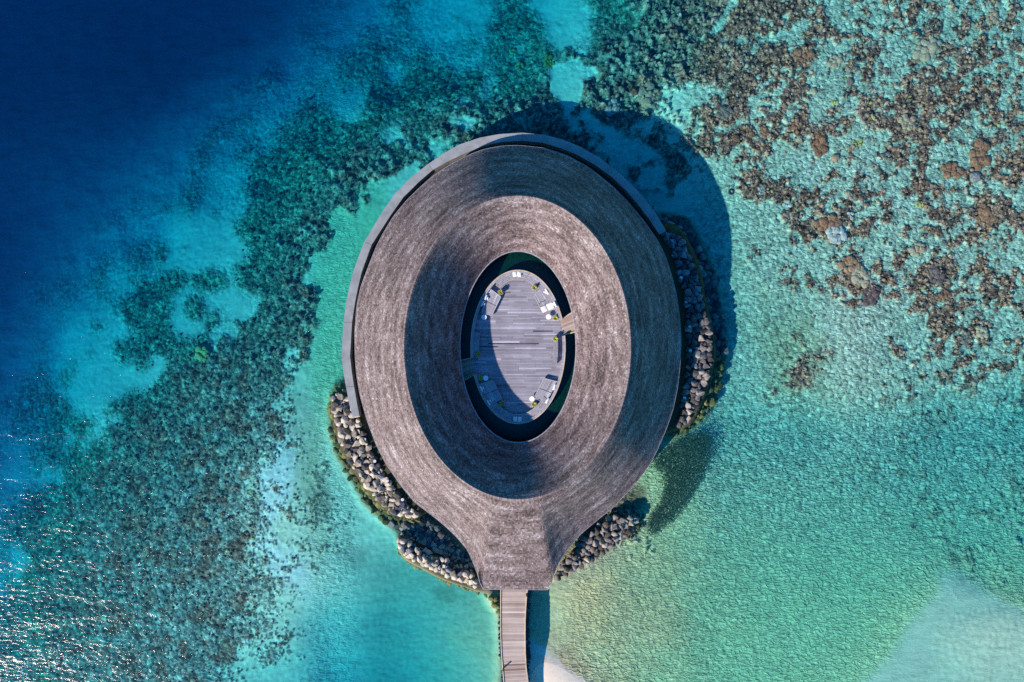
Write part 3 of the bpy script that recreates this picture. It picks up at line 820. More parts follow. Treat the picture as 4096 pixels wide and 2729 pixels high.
# ridge capping: row of small cap shingles
mb = MB()
nr = 620
pr = surf('out', np.linspace(0, 2 * math.pi, nr + 1), np.full(nr + 1, 1.0)); po = surf('out', np.linspace(0, 2 * math.pi, nr + 1), np.full(nr + 1, 0.972)); pi_ = surf('in', np.linspace(0, 2 * math.pi, nr + 1), np.full(nr + 1, 0.966))
for i in range(nr):
    a = 0.05 + 0.02 * random.random()
    up = Vector((0, 0, a))
    q = [Vector(po[i]) + up, Vector(po[i + 1]) + up, Vector(pr[i + 1]) + up * 1.6, Vector(pr[i]) + up * 1.6, Vector(pi_[i + 1]) + up, Vector(pi_[i]) + up]
    mb.add(q, [(0, 1, 2, 3), (3, 2, 4, 5)], 0.45 + 0.3 * (random.random() - 0.5))
mb.build('ridge_cap', M['shingle'], pav)
# fascia trim along the two eaves
def ring_strip(P1, P2, z0, z1, name, mat, parent, closed=True):
    """solid band between two rings (lists of xy)"""
    mb = MB(); n = len(P1)
    vs = [(p[0], p[1], z1) for p in P1] + [(p[0], p[1], z1) for p in P2] + [(p[0], p[1], z0) for p in P1] + [(p[0], p[1], z0) for p in P2]
    m = n if closed else n - 1
    for i in range(m):
        j = (i + 1) % n
        mb.add([vs[i], vs[j], vs[n + j], vs[n + i], vs[2 * n + i], vs[2 * n + j], vs[3 * n + j], vs[3 * n + i]],
               [(0, 1, 2, 3), (4, 7, 6, 5), (0, 4, 5, 1), (3, 2, 6, 7)], 0.5 + 0.3 * (random.random() - 0.5))
    if not closed:
        for i in (0, n - 1):
            mb.add([vs[i], vs[n + i], vs[3 * n + i], vs[2 * n + i]], [(0, 1, 2, 3)])
    return mb.build(name, mat, parent)
def offset_ring(P, d):
    P = np.array(P)[:, :2]; c = P.mean(0)
    t = np.roll(P, -1, 0) - np.roll(P, 1, 0)
    nrm = np.stack([t[:, 1], -t[:, 0]], -1); nrm /= np.linalg.norm(nrm, axis=1)[:, None] + 1e-9
    return P + nrm * d
Or = O_[:-1:4]; Ir = I_ring[:-1:6]
mb = MB()
pf = [Vector(p) for p in Or]
po_ = offset_ring(Or, 0.04); pi2 = offset_ring(Or, -0.02)
n = len(pf)
for i in range(n):
    j = (i + 1) % n
    q = [(po_[i][0], po_[i][1], pf[i].z + 0.02), (po_[j][0], po_[j][1], pf[j].z + 0.02), (pi2[j][0], pi2[j][1], pf[j].z + 0.02), (pi2[i][0], pi2[i][1], pf[i].z + 0.02),
         (po_[i][0], po_[i][1], pf[i].z - 0.2), (po_[j][0], po_[j][1], pf[j].z - 0.2)]
    mb.add(q, [(0, 1, 2, 3), (0, 4, 5, 1)], 0.45)
mb.build('fascia', M['bench'], pav)
ring_strip(offset_ring(Ir, 0.0), offset_ring(Ir, -0.07), 2.55, 2.79, 'gutter', M['bench'], pav)
# walls under the eaves and the floor slab
Ow = O_[:-1:12]
w1 = offset_ring(Ow, -1.3); w2 = offset_ring(Ow, -1.5)
ring_strip(w1, w2, 0.5, 2.9, 'wall', M['wall_wood'], pav)
Iw = I_ring[:-1:12]
w3 = offset_ring(Iw, 1.3); w4 = offset_ring(Iw, 1.1)
ring_strip(w3, w4, 1.0, 3.0, 'wall', M['wall_wood'], pav)
ring_strip(offset_ring(Ow, -0.9), offset_ring(Iw, -0.05), -1.2, 0.6, 'floor_slab', M['concrete_side'], pav)

# ------------------------------------------------------------------ courtyard
def ering(cx, cy, a, b, z, n=240, a0=0.0, a1=360.0, close=True):
    out = []
    m = n if close else n + 1
    for i in range(m):
        t = math.radians(a0 + (a1 - a0) * i / n)
        out.append(W(cx + a * math.cos(t), cy - b * math.sin(t), z))
    return out
mb = MB()
pr1 = ering(2072, 1388, 236, 388, 0.85); 
mb.add(pr1, [tuple(range(len(pr1)))])
pond = mb.build('pond_water', M['pond']); tag(pond, kind='structure')

DZ = 1.20
dk = empty('courtyard_deck', W(2072, 1388, 0)); dko = dk.location
tag(dk, 'grey weathered timber deck with low curved rim in the oval courtyard', 'deck')
def sub(o, v):
    return (v[0] - o[0], v[1] - o[1], v[2] - (o[2] if len(o) > 2 else 0))
kz = (CAM_H - DZ) / CAM_H / PPM
cxw, cyw = W(2072, 1388, DZ)[0], W(2072, 1388, DZ)[1]
AW, BW = 188 * kz, 306 * kz
mb = MB(); bw = 0.135
nrow = int(2 * BW / bw)
for i in range(nrow + 1):
    y = -BW + (i + 0.5) * bw
    if abs(y) >= BW: continue
    hx = AW * math.sqrt(1 - (y / BW) ** 2)
    x = -hx
    x -= random.random() * 1.6
    while x < hx:
        l = random.uniform(1.2, 3.4)
        xa, xb = max(x, -hx), min(x + l, hx)
        if xb - xa > 0.05:
            t = 0.5 + random.gauss(0, 0.11)
            r = random.random()
            if r < 0.03: t = 0.02
            elif r < 0.10: t += 0.25
            mb.box((cxw + (xa + xb) / 2 - dko.x, cyw + y - dko.y, DZ - 0.02 + random.uniform(-0.002, 0.002)), (xb - xa - 0.012, bw - 0.012, 0.04), 0, max(0.02, min(1, t)))
        x += l
mb.build('floor', M['deck'], dk)
b1 = ering(2072, 1388, 190, 308, 0)
ring_pts = [((p.x - cxw) * 0.985 + cxw - dko.x, (p.y - cyw) * 0.985 + cyw - dko.y) for p in b1]
mb = MB(); mb.prism(ring_pts, -1.0, DZ - 0.05); mb.build('base', M['dark_wood'], dk)

def rim(a0, a1, za=1.62, wo=191, wi=179, name='rim', tint_mat='bench'):
    n = int(abs(a1 - a0) / 1.5)
    P1 = ering(2072, 1388, wo, 309 - (191 - wo), za, n, a0, a1, False)
    P2 = ering(2072, 1388, wi, 309 - (191 - wi), za, n, a0, a1, False)
    return ring_strip([sub(dko, p) for p in P1], [sub(dko, p) for p in P2], DZ - 0.3, za, name, M[tint_mat], dk, closed=False)
# image angles (counter-clockwise from right) of the rim, open at the two bridges
rim(21, 188); rim(201.5, 368.5)
# thin cap board on the outer edge of the rim
rim(21, 188, 1.645, 190.5, 187.5, 'cap_board', 'edge'); rim(201.5, 368.5, 1.645, 190.5, 187.5, 'cap_board', 'edge')

def arc_bench(name, a0, a1, label, outer=178.5, width=28, zt=1.52, nslat=4):
    mid = math.radians((a0 + a1) / 2)
    o = W(2072 + (outer - width / 2) * math.cos(mid), 1388 - (outer - width / 2 + 118) * math.sin(mid), DZ)
    e = empty(name, o); tag(e, label, 'bench')
    n = max(3, int(abs(a1 - a0) / 2))
    sw = width / nslat
    for k in range(nslat):
        wo_ = outer - k * sw; wi_ = wo_ - sw + 0.7
        P1 = ering(2072, 1388, wo_, wo_ + 118, zt, n, a0, a1, False); P2 = ering(2072, 1388, wi_, wi_ + 118, zt, n, a0, a1, False)
        ring_strip([sub(o, p) for p in P1], [sub(o, p) for p in P2], zt - 0.04 - DZ, zt - DZ, 'slat', M['bench'], e, closed=False)
    P1 = ering(2072, 1388, outer - 1.5, outer + 116.5, zt, n, a0, a1, False); P2 = ering(2072, 1388, outer - width + 1.5, outer - width + 119.5, zt, n, a0, a1, False)
    ring_strip([sub(o, p) for p in P1], [sub(o, p) for p in P2], 0.005, zt - 0.045 - DZ, 'bench_base', M['dark_wood'], e, closed=False)
    return e
arc_bench('curved_bench', 62, 120, 'curved slatted bench along the top rim of the courtyard deck with white cushions')
arc_bench('curved_bench', 36, 60, 'short curved slatted bench behind the potted plant at the upper right of the deck', width=24)
arc_bench('curved_bench', 168, 187, 'curved slatted bench in deep shade along the left rim of the deck', width=24)
arc_bench('curved_bench', 232, 313, 'curved slatted bench along the bottom rim of the courtyard deck with pale cushions')
# free standing curved bench on the right
arc_bench('slatted_bench', 345.0, 366.0, 'free standing curved slatted bench on the right of the courtyard deck', outer=160, width=18, zt=1.58, nslat=5)

def bridge(pts, label):
    P = [W(x, y, DZ) for x, y in pts]
    o = (P[0] + P[1] + P[2] + P[3]) / 4; o.z = DZ
    e = empty('footbridge', o); tag(e, label, 'footbridge')
    mb = MB(); n = 14
    A, B, C_, D = [p - o for p in P]           # A-B far edge (along bridge), D-C near edge
    for i in range(n):
        s0, s1 = (i + 0.04) / n, (i + 0.96) / n
        q = [A.lerp(D, s0), B.lerp(C_, s0), B.lerp(C_, s1), A.lerp(D, s1)]
        mb.prism([(v.x, v.y) for v in q], -0.035, 0.01, max(0, min(1, 0.55 + random.gauss(0, 0.14))))
    mb.build('walkway_floor', M['boardwalk'], e)
    for u, v in ((A, B), (D, C_)):
        d = (v - u).normalized(); nn = Vector((-d.y, d.x, 0)) * 0.05
        mb = MB(); mb.prism([(w.x, w.y) for w in (u + nn, v + nn, v - nn, u - nn)], -0.3, 0.09, 0.6)
        mb.build('kerb', M['edge'], e)
    mb = MB(); mb.prism([(v.x, v.y) for v in (A, B, C_, D)], -0.3, -0.04); mb.build('beam', M['dark_wood'], e)
bridge([(2240, 1279), (2300, 1244), (2318, 1323), (2254, 1341)], 'sunlit timber footbridge from the deck to the right side of the roof')
bridge([(1893, 1430), (1828, 1446), (1840, 1532), (1897, 1499)], 'shaded timber footbridge from the deck to the left side of the roof')

# ---- furniture
def quad_frame(q):
    """q: photo corners back-left, front-left, front-right, back-right"""
    return [W(x, y, 1.48) for x, y in q]
def daybed(q, label, grp='slatted daybeds around the courtyard deck'):
    P = quad_frame(q); o = sum(P, Vector()) / 4; o.z = DZ
    e = empty('daybed', o); tag(e, label, 'daybed', grp)
    A, B, C_, D = [p - o for p in P]           # A back-left, B front-left, C front-right, D back-right
    def at(s, t):                              # s along front (B->C), t from back to front
        return A.lerp(D, s).lerp(B.lerp(C_, s), t)
    for (s0, s1) in ((0, 0.5), (0.5, 1.0)):
        for (t0, t1) in ((0.0, 0.52), (0.52, 1.0)):
            mb = MB()
            ns = 6
            for k in range(ns):
                ta = t0 + (t1 - t0) * (k + 0.07) / ns; tb = t0 + (t1 - t0) * (k + 0.93) / ns
                pts = [at(s0 + 0.012, ta), at(s1 - 0.012, ta), at(s1 - 0.012, tb), at(s0 + 0.012, tb)]
                mb.prism([(p.x, p.y) for p in pts], 0.24, 0.28, max(0, min(1, 0.62 + random.gauss(0, 0.13))))
            mb.build('seat_panel', M['bench'], e)
    mb = MB()
    mb.prism([(p.x, p.y) for p in (at(0.02, 0.02), at(0.98, 0.02), at(0.98, 0.98), at(0.02, 0.98))], 0.0, 0.235)
    mb.build('base', M['dark_wood'], e)
    for (u, v) in ((B, C_), (A, B), (D, C_)):
        d = (v - u).normalized(); nn = Vector((-d.y, d.x, 0)) * 0.035
        mb = MB(); mb.prism([(w.x, w.y) for w in (u + nn, v + nn, v - nn, u - nn)], 0.16, 0.295, 0.7)
        mb.build('edge_rail', M['bench'], e)
    return e
BED_G = 'slatted daybeds around the courtyard deck'
daybed([(1953, 1150), (2003, 1188), (1967, 1262), (1925, 1251)], 'slatted daybed at the upper left of the deck, half in shade')
daybed([(2227, 1231), (2171, 1252), (2136, 1180), (2176, 1146)], 'slatted daybed at the upper right of the deck with a white mattress')
daybed([(1958, 1622), (2007, 1594), (1972, 1522), (1915, 1538)], 'slatted daybed in blue shade at the lower left of the deck')
daybed([(2230, 1528), (2176, 1514), (2137, 1591), (2182, 1617)], 'slatted daybed at the lower right of the deck in full sun')

def cushion(name, x, y, w, l, h, ang, z0, label, cat, grp=None):
    """x,y photo px centre; w,l metres; ang degrees from +X (counter-clockwise)"""
    p = W(x, y, z0 + h)
    e_me = bpy.data.meshes.new(name)
    bm = bmesh.new()
    bmesh.ops.create_cube(bm, size=1.0)
    bmesh.ops.scale(bm, vec=(w, l, h), verts=bm.verts)
    bmesh.ops.subdivide_edges(bm, edges=bm.edges, cuts=3, use_grid_fill=True)
    for v in bm.verts:
        fx = 1 - abs(v.co.x / (w / 2)) ** 4; fy = 1 - abs(v.co.y / (l / 2)) ** 4
        puff = 0.35 + 0.65 * max(0, fx) * max(0, fy)
        v.co.z *= puff + 0.2
        pin = 0.94 + 0.06 * (1 - abs(v.co.z / (h / 2 + 1e-6)))
        v.co.x *= pin; v.co.y *= pin
        v.co.z += h / 2
    for f in bm.faces: f.smooth = True
    bm.to_mesh(e_me); bm.free()
    o = link(name, e_me, M['fabric'])
    o.location = (p.x, p.y, z0); o.rotation_euler = (0, 0, math.radians(ang))
    b = o.modifiers.new('sub', 'SUBSURF'); b.levels = 1; b.render_levels = 1
    tag(o, label, cat, grp)
    return o
CG = 'pale loose cushions in the courtyard'
cushion('seat_cushion', 2059.5, 1096, 0.36, 0.45, 0.13, 4, 1.53, 'white square cushion on the top bench, the left of the pair', 'cushion', CG)
cushion('seat_cushion', 2077.5, 1096, 0.36, 0.45, 0.13, -3, 1.53, 'white square cushion on the top bench, the right of the pair', 'cushion', CG)
cushion('seat_cushion', 2061, 1678, 0.35, 0.44, 0.13, 0, 1.53, 'shaded square cushion on the bottom bench, the left of the pair', 'cushion', CG)
cushion('seat_cushion', 2079, 1678, 0.35, 0.44, 0.13, 0, 1.53, 'shaded square cushion on the bottom bench, the right of the pair', 'cushion', CG)
zb = 1.49
cushion('bolster', 1943, 1190, 0.17, 0.52, 0.18, -27, zb, 'long pale bolster at the upper end of the upper left daybed', 'bolster', CG)
cushion('bolster', 1930, 1214, 0.17, 0.52, 0.18, -27, zb, 'long pale bolster at the lower end of the upper left daybed', 'bolster', CG)
cushion('pillow', 1951, 1193, 0.13, 0.24, 0.14, -25, zb, 'small white pillow beside the upper bolster of the upper left daybed', 'pillow', CG)
cushion('pillow', 1938, 1217, 0.13, 0.24, 0.14, -25, zb, 'small pale pillow beside the lower bolster of the upper left daybed', 'pillow', CG)
cushion('bolster', 2188, 1166, 0.20, 0.56, 0.18, 28, zb, 'white bolster at the upper end of the upper right daybed', 'bolster', CG)
cushion('pillow', 2180, 1169, 0.14, 0.26, 0.14, 55, zb, 'small white pillow beside the upper bolster of the upper right daybed', 'pillow', CG)
cushion('bolster', 2221, 1217, 0.18, 0.52, 0.2, 22, 1.60, 'white bolster at the back of the mattress on the upper right daybed', 'bolster', CG)
cushion('pillow', 2213, 1216, 0.14, 0.25, 0.16, 20, 1.61, 'small white pillow lying on the mattress of the upper right daybed', 'pillow', CG)
cushion('mattress', 2177, 1236, 0.50, 0.52, 0.11, 25, zb, 'white mattress cushion at the front edge of the upper right daybed', 'mattress', CG)
cushion('mattress', 2201, 1225, 0.58, 0.58, 0.11, 25, zb, 'white mattress cushion at the back of the upper right daybed', 'mattress', CG)
cushion('bolster', 1925, 1557, 0.17, 0.54, 0.18, 22, zb, 'shaded bolster at the upper end of the lower left daybed', 'bolster', CG)
cushion('pillow', 1933, 1554, 0.13, 0.24, 0.14, 22, zb, 'small shaded pillow beside the upper bolster of the lower left daybed', 'pillow', CG)
cushion('bolster', 1954, 1612, 0.17, 0.54, 0.18, 30, zb, 'shaded bolster at the lower end of the lower left daybed', 'bolster', CG)
cushion('pillow', 1961, 1605, 0.13, 0.22, 0.14, 30, zb, 'small shaded pillow beside the lower bolster of the lower left daybed', 'pillow', CG)
cushion('bolster', 2218, 1549, 0.18, 0.55, 0.18, -22, zb, 'sunlit cream bolster at the upper end of the lower right daybed', 'bolster', CG)
cushion('bolster', 2190, 1603, 0.18, 0.55, 0.18, -33, zb, 'sunlit cream bolster at the lower end of the lower right daybed', 'bolster', CG)

def lathe(prof, n=32):
    vs = []; fs = []
    for r, z_ in prof:
        for i in range(n):
            a = 2 * math.pi * i / n
            vs.append((r * math.cos(a), r * math.sin(a), z_))
    m = len(prof)
    for j in range(m - 1):
        for i in range(n):
            k = (i + 1) % n
            fs.append((j * n + i, j * n + k, (j + 1) * n + k, (j + 1) * n + i))
    fs.append(tuple((m - 1) * n + i for i in range(n)))
    return vs, fs
def side_table(x, y, label):
    p = W(x, y, DZ + 0.33)
    e = empty('side_table', (p.x, p.y, DZ)); tag(e, label, 'side table', 'round white side tables on the deck')
    mb = MB(); mb.add(*lathe([(0.10, 0.002), (0.10, 0.02), (0.05, 0.05), (0.05, 0.30)], 24)); mb.build('leg', M['white'], e, True)
    mb = MB(); mb.add(*lathe([(0.10, 0.30), (0.22, 0.305), (0.228, 0.315), (0.228, 0.33), (0.222, 0.336), (0.0, 0.337)], 36)); mb.build('table_top', M['white'], e)
side_table(1936, 1269, 'round white table at the foot of the upper left daybed')
side_table(2194, 1268, 'round white table in the sun beside the upper right daybed')
side_table(1943, 1513, 'round white table in shade at the head of the lower left daybed')
side_table(2128, 1596, 'round white table beside the lower right daybed')

def planter(x, y, label, seed):
    rnd = random.Random(seed)
    p = W(x, y, DZ + 0.40)
    e = empty('potted_plant', (p.x, p.y, DZ)); tag(e, label, 'potted plant', 'potted yellow green plants on the deck')
    mb = MB(); mb.add(*lathe([(0.16, 0.002), (0.20, 0.16), (0.225, 0.38), (0.228, 0.40), (0.205, 0.40), (0.20, 0.36)], 32)); mb.f.pop(); mb.t.pop()
    mb.build('pot', M['pot'], e, True)
    mb = MB(); mb.add(*lathe([(0.20, 0.34), (0.10, 0.355), (0.0, 0.36)], 20)); mb.build('soil', M['soil'], e)
    mb = MB()
    for k in range(26):
        a = k * 2.4 + rnd.uniform(-0.3, 0.3); L = rnd.uniform(0.12, 0.27); wd = rnd.uniform(0.018, 0.032); up = rnd.uniform(0.05, 0.22)
        ca, sa = math.cos(a), math.sin(a); prev = None
        seg = 5
        for s in range(seg + 1):
            t = s / seg
            r = 0.01 + L * t; zz = 0.36 + up * math.sin(t * 2.2) ; ww = wd * (1 - t) ** 0.6 * (0.5 + t) + 0.001
            l = (r * ca - ww * sa, r * sa + ww * ca, zz + 0.006); c = (r * ca, r * sa, zz - 0.004); rr = (r * ca + ww * sa, r * sa - ww * ca, zz + 0.006)
            if prev:
                mb.add([*prev, l, c, rr], [(0, 1, 4, 3), (1, 2, 5, 4)])
            prev = (l, c, rr)
    mb.build('leaves', M['leaf'], e, True)
for k, (x, y, lb) in enumerate([
    (2002, 1169, 'potted plant at the top corner of the upper left daybed'),
    (2138, 1150, 'potted plant by the top right bench, above the upper right daybed'),
    (2222.5, 1272.5, 'potted plant beside the round white table near the sunlit footbridge'),
    (2222, 1356, 'potted plant at the head of the free standing slatted bench'),
    (1910, 1416, 'potted plant in shade just above the left footbridge'),
    (1920.5, 1512, 'potted plant in shade to the left of the lower left round table'),
    (2007, 1615, 'potted plant in shade at the bottom corner of the lower left daybed'),
    (2137.5, 1618, 'potted plant below the round table of the lower right daybed')]):
    planter(x, y, lb, k + 40)

# ------------------------------------------------------------------ sea wall
WO = [(1411,1669),(1397,1617),(1384,1549),(1374,1490),(1366,1425),(1374,1290),(1384,1210),(1400,1138),(1415,1080),(1457,968),(1530,847),(1583,771),(1644,710),(1713,656),(1778,612),(1836,579),(1920,551),(1996,537),(2089,531),(2179,540),(2250,558),(2321,587),(2402,634),(2473,688),(2531,743),(2580,797),(2625,857),(2665,924)]
WI = [(1438,1666),(1427,1610),(1416,1546),(1407,1488),(1400,1425),(1408,1290),(1420,1210),(1433,1146),(1447,1088),(1486,980),(1562,862),(1613,790),(1672,731),(1730,681),(1797,643),(1852,617),(1930,585),(2004,568),(2089,563),(2170,571),(2241,592),(2308,619),(2382,661),(2448,709),(2503,761),(2549,815),(2594,873),(2638,938)]
sw = empty('sea_wall', W(1370, 1425, 0)); swo = sw.location
tag(sw, 'low curved grey concrete sea wall hugging the top and left of the roof', 'sea wall')
ZT = 1.2
def strip_part(a, b, name, z0, z1, mat, shrink_o=0.0, gap=0.0):
    P1 = [W(x, y, ZT) for x, y in WO[a:b + 1]]; P2 = [W(x, y, ZT) for x, y in WI[a:b + 1]]
    def inset(P, i, g):
        Q = [v.copy() for v in P]
        if len(Q) > 1:
            Q[0] = Q[0] + (Q[1] - Q[0]).normalized() * g; Q[-1] = Q[-1] + (Q[-2] - Q[-1]).normalized() * g
        return Q
    P1, P2 = inset(P1, 0, gap), inset(P2, 0, gap)
    if shrink_o:
        for i in range(len(P1)):
            d = (P2[i] - P1[i]) * shrink_o
            P1[i] = P1[i] + d; P2[i] = P2[i] - d
    return ring_strip([sub(swo, p) for p in P1], [sub(swo, p) for p in P2], z0, z1, name, mat, sw, closed=False)
strip_part(0, len(WO) - 1, 'wall_body', -3.0, ZT - 0.12, M['concrete_side'], 0.06)
cuts = [0, 2, 5, 9, 13, 18, 23, len(WO) - 1]
for a, b in zip(cuts[:-1], cuts[1:]):
    strip_part(a, b, 'coping', ZT - 0.118, ZT, M['concrete'], 0.0, 0.012)
# dark strip standing in for the shaded gap between wall and building
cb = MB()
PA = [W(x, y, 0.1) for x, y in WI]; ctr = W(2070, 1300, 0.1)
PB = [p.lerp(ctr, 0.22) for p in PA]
gap_strip = ring_strip([sub((0, 0, 0), p) for p in PA], [sub((0, 0, 0), p) for p in PB], -1.2, 0.12, 'gap_shade_strip', M['dark_wood'], None, closed=False)
gap_strip.parent = sw; gap_strip.matrix_parent_inverse = Matrix.Translation(-swo)

# ------------------------------------------------------------------ boardwalk
ZW = 1.0
WL = [(2003, 2352), (2002.5, 2450), (2003, 2550), (2006, 2620), (2010.5, 2672), (2015, 2729), (2026, 2830), (2046, 2950), (2080, 3100)]
WR = [(2110, 2352), (2105, 2400), (2101, 2470), (2100, 2540), (2101, 2610), (2104, 2670), (2112, 2729), (2127, 2830), (2150, 2950), (2186, 3100)]
def edge_at(E, py):
    return float(np.interp(py, [p[1] for p in E], [p[0] for p in E]))
bwk = empty('boardwalk', W(2055, 2500, 0)); bo = bwk.location
tag(bwk, 'straight timber boardwalk leading from the bottom of the picture to the roof', 'boardwalk')
mb = MB(); py = 2340.0; step = 0.145 * PPM * CAM_H / (CAM_H - ZW)
while py < 3080:
    tilt = 0.07 * max(0, (py - 2560) / 170)
    xl, xr = edge_at(WL, py), edge_at(WR, py)
    dy = tilt * (xr - xl)
    q = [W(xl, py, ZW), W(xr, py - dy, ZW), W(xr, py - dy + step * 0.92, ZW), W(xl, py + step * 0.92, ZW)]
    t = 0.55 + random.gauss(0, 0.13); r = random.random()
    if r < 0.06: t -= 0.22
    if 2655 < py < 2663 or 2672 < py < 2679: t = 0.08
    mb.prism([(v.x - bo.x, v.y - bo.y) for v in q], ZW - 0.04, ZW + random.uniform(-0.002, 0.002), max(0, min(1, t)))
    py += step
mb.build('boards', M['boardwalk'], bwk)
for E, s in ((WL, -1), (WR, 1)):
    ys = np.linspace(2350, 3080, 60)
    P1 = [W(edge_at(E, y) + s * 1.8, y, ZW + .07) for y in ys]; P2 = [W(edge_at(E, y) - s * 1.6, y, ZW + .07) for y in ys]
    ring_strip([sub(bo, p) for p in P1], [sub(bo, p) for p in P2], ZW - 0.18, ZW + 0.07, 'kerb', M['edge'], bwk, closed=False)
ys = np.linspace(2350, 3080, 40)
ring_strip([sub(bo, W(edge_at(WL, y) + 1, y, ZW)) for y in ys], [sub(bo, W(edge_at(WR, y) - 1, y, ZW)) for y in ys], ZW - 0.25, ZW - 0.045, 'beam', M['dark_wood'], bwk, closed=False)
for y in (2400, 2500, 2600, 2700, 2800):
    for E, s in ((WL, 8), (WR, -8)):
        p = W(edge_at(E, y) + s, y, 0)
        mb = MB(); vs, fs = lathe([(0.12, -2.0), (0.12, ZW - 0.25)], 14); mb.add([(v[0] + p.x - bo.x, v[1] + p.y - bo.y, v[2]) for v in vs], fs)
        mb.build('pile', M['dark_wood'], bwk)
def bollard(x, y, label):
    p = W(x, y, ZW)
    e = empty('bollard', (p.x, p.y, ZW)); tag(e, label, 'bollard')
    mb = MB(); mb.add(*lathe([(0.07, 0.002), (0.07, 0.42), (0.06, 0.45), (0.0, 0.455)], 18)); mb.build('post', M['dark_wood'], e, True)
    mb = MB(); mb.add(*lathe([(0.085, 0.455), (0.09, 0.48), (0.0, 0.50)], 18)); mb.build('cap', M['dark_wood'], e, True)
bollard(2014, 2672, 'short dark post casting a shadow on the left edge of the boardwalk')
bollard(2107, 2376, 'short dark post at the right edge of the boardwalk just below the roof')

# ------------------------------------------------------------------ boulders
def rock_mesh(seed, name='boulder'):
    r = random.Random(seed)
    bm = bmesh.new()
    el = r.uniform(0.75, 1.0); fl = r.uniform(0.55, 0.8)
    for _ in range(r.randint(13, 20)):
        v = Vector((r.gauss(0, 1), r.gauss(0, 1), r.gauss(0, 1))).normalized()
        bm.verts.new((v.x, v.y * el, v.z * fl))
    bmesh.ops.convex_hull(bm, input=bm.verts)
    bmesh.ops.delete(bm, geom=[v for v in bm.verts if not v.link_faces], context='VERTS')
    bmesh.ops.bevel(bm, geom=list(bm.edges), offset=0.05, segments=1, affect='EDGES', profile=0.6, clamp_overlap=True)
    bmesh.ops.triangulate(bm, faces=bm.faces)
    for f in bm.faces: f.smooth = False
    me = bpy.data.meshes.new(name)
    bm.to_mesh(me); bm.free()
    return me
ROCKS = [rock_mesh(100 + i) for i in range(14)]
ROCK_NP = []
for me in ROCKS:
    v = np.zeros(len(me.vertices) * 3); me.vertices.foreach_get('co', v); v = v.reshape(-1, 3)
    f = np.array([list(p.vertices) for p in me.polygons])
    ROCK_NP.append((v, f))

def inpoly(x, y, P):
    c = False; n = len(P)
    for i in range(n):
        x0, y0 = P[i]; x1, y1 = P[(i + 1) % n]
        if (y0 > y) != (y1 > y) and x < x0 + (y - y0) * (x1 - x0) / (y1 - y0): c = not c
    return c
def hidden_by_roof(x, y, m=14):
    cx, cy = 2062, 1400
    d = math.hypot(x - cx, y - cy)
    return inpoly(x - (x - cx) / d * m, y - (y - cy) / d * m, OUT)
def scatter(P, rmin, rmax, tries, pack=0.80, avoid=None, skip_hidden=True):
    xs = [p[0] for p in P]; ys = [p[1] for p in P]
    out = []; cell = {}
    size_seq = sorted([rmin + (rmax - rmin) * random.random() ** 1.8 for _ in range(tries)], reverse=True)
    for r in size_seq:
        x = random.uniform(min(xs), max(xs)); y = random.uniform(min(ys), max(ys))
        if not inpoly(x, y, P): continue
        if skip_hidden and hidden_by_roof(x, y, 26): continue
        if avoid and any(inpoly(x, y, A) for A in avoid): continue
        ok = True
        ci, cj = int(x // 30), int(y // 30)
        for i in (ci - 1, ci, ci + 1):
            for j in (cj - 1, cj, cj + 1):
                for (a, b, c) in cell.get((i, j), ()):
                    if (a - x) ** 2 + (b - y) ** 2 < (pack * (r + c)) ** 2: ok = False; break
        if ok:
            out.append((x, y, r)); cell.setdefault((ci, cj), []).append((x, y, r))
    return out
boulders = []   # x, y, r(px), region
D_LEFT = [(1340, 1610), (1378, 1570), (1415, 1600), (1445, 1672), (1475, 1690), (1530, 1800), (1590, 1890), (1660, 1990), (1690, 2030), (1620, 2042), (1580, 2045), (1496, 1975), (1430, 1885), (1386, 1800), (1350, 1700)]
D_SL = [(1588, 2125), (1632, 2122), (1690, 2172), (1780, 2210), (1880, 2252), (1925, 2330), (1850, 2312), (1780, 2290), (1700, 2245), (1625, 2215), (1590, 2172)]
D_SR = [(2215, 2305), (2240, 2250), (2290, 2180), (2340, 2130), (2420, 2082), (2462, 2055), (2528, 2056), (2538, 2090), (2508, 2132), (2430, 2190), (2360, 2240), (2290, 2280), (2225, 2308)]
D_R = [(2640, 930), (2700, 945), (2740, 1000), (2785, 1100), (2800, 1200), (2828, 1300), (2845, 1400), (2828, 1500), (2795, 1600), (2745, 1685), (2640, 1725), (2600, 1700), (2600, 1000)]
for P, reg in ((P_LEFT, 'L'), (P_SPITL, 'SL'), (P_SPITR, 'SR'), (D_R, 'R')):
    for t in scatter(P, 5, 17 if reg in 'LR' else 15, 14000, 0.64): boulders.append(t + (reg,))
for P, reg, av in ((F_LEFT, 'UL', [P_LEFT, P_SPITL]), (F_RIGHT, 'UR', [D_R])):
    for t in scatter(P, 6, 17, 12000, 0.66, av): boulders.append(t + (reg,))
FR_SR = [(2200, 2330), (2300, 2290), (2430, 2210), (2520, 2150), (2560, 2100), (2560, 2050), (2530, 2040), (2450, 2040), (2380, 2085), (2390, 2110), (2540, 2100), (2420, 2200), (2290, 2290)]
for t in scatter([(2530, 2045), (2575, 2060), (2570, 2110), (2530, 2150), (2500, 2150), (2540, 2100)], 5, 9, 400, 0.85): boulders.append(t + ('UR2',))
F_SL2 = [(1590, 2165), (1625, 2218), (1700, 2258), (1790, 2305), (1925, 2352), (1980, 2360), (1998, 2400), (1996, 2455), (1985, 2450), (1965, 2400), (1920, 2378), (1780, 2325), (1680, 2270), (1600, 2220)]
for t in scatter(F_SL2, 6, 14, 5000, 0.68, [P_SPITL]): boulders.append(t + ('US',))
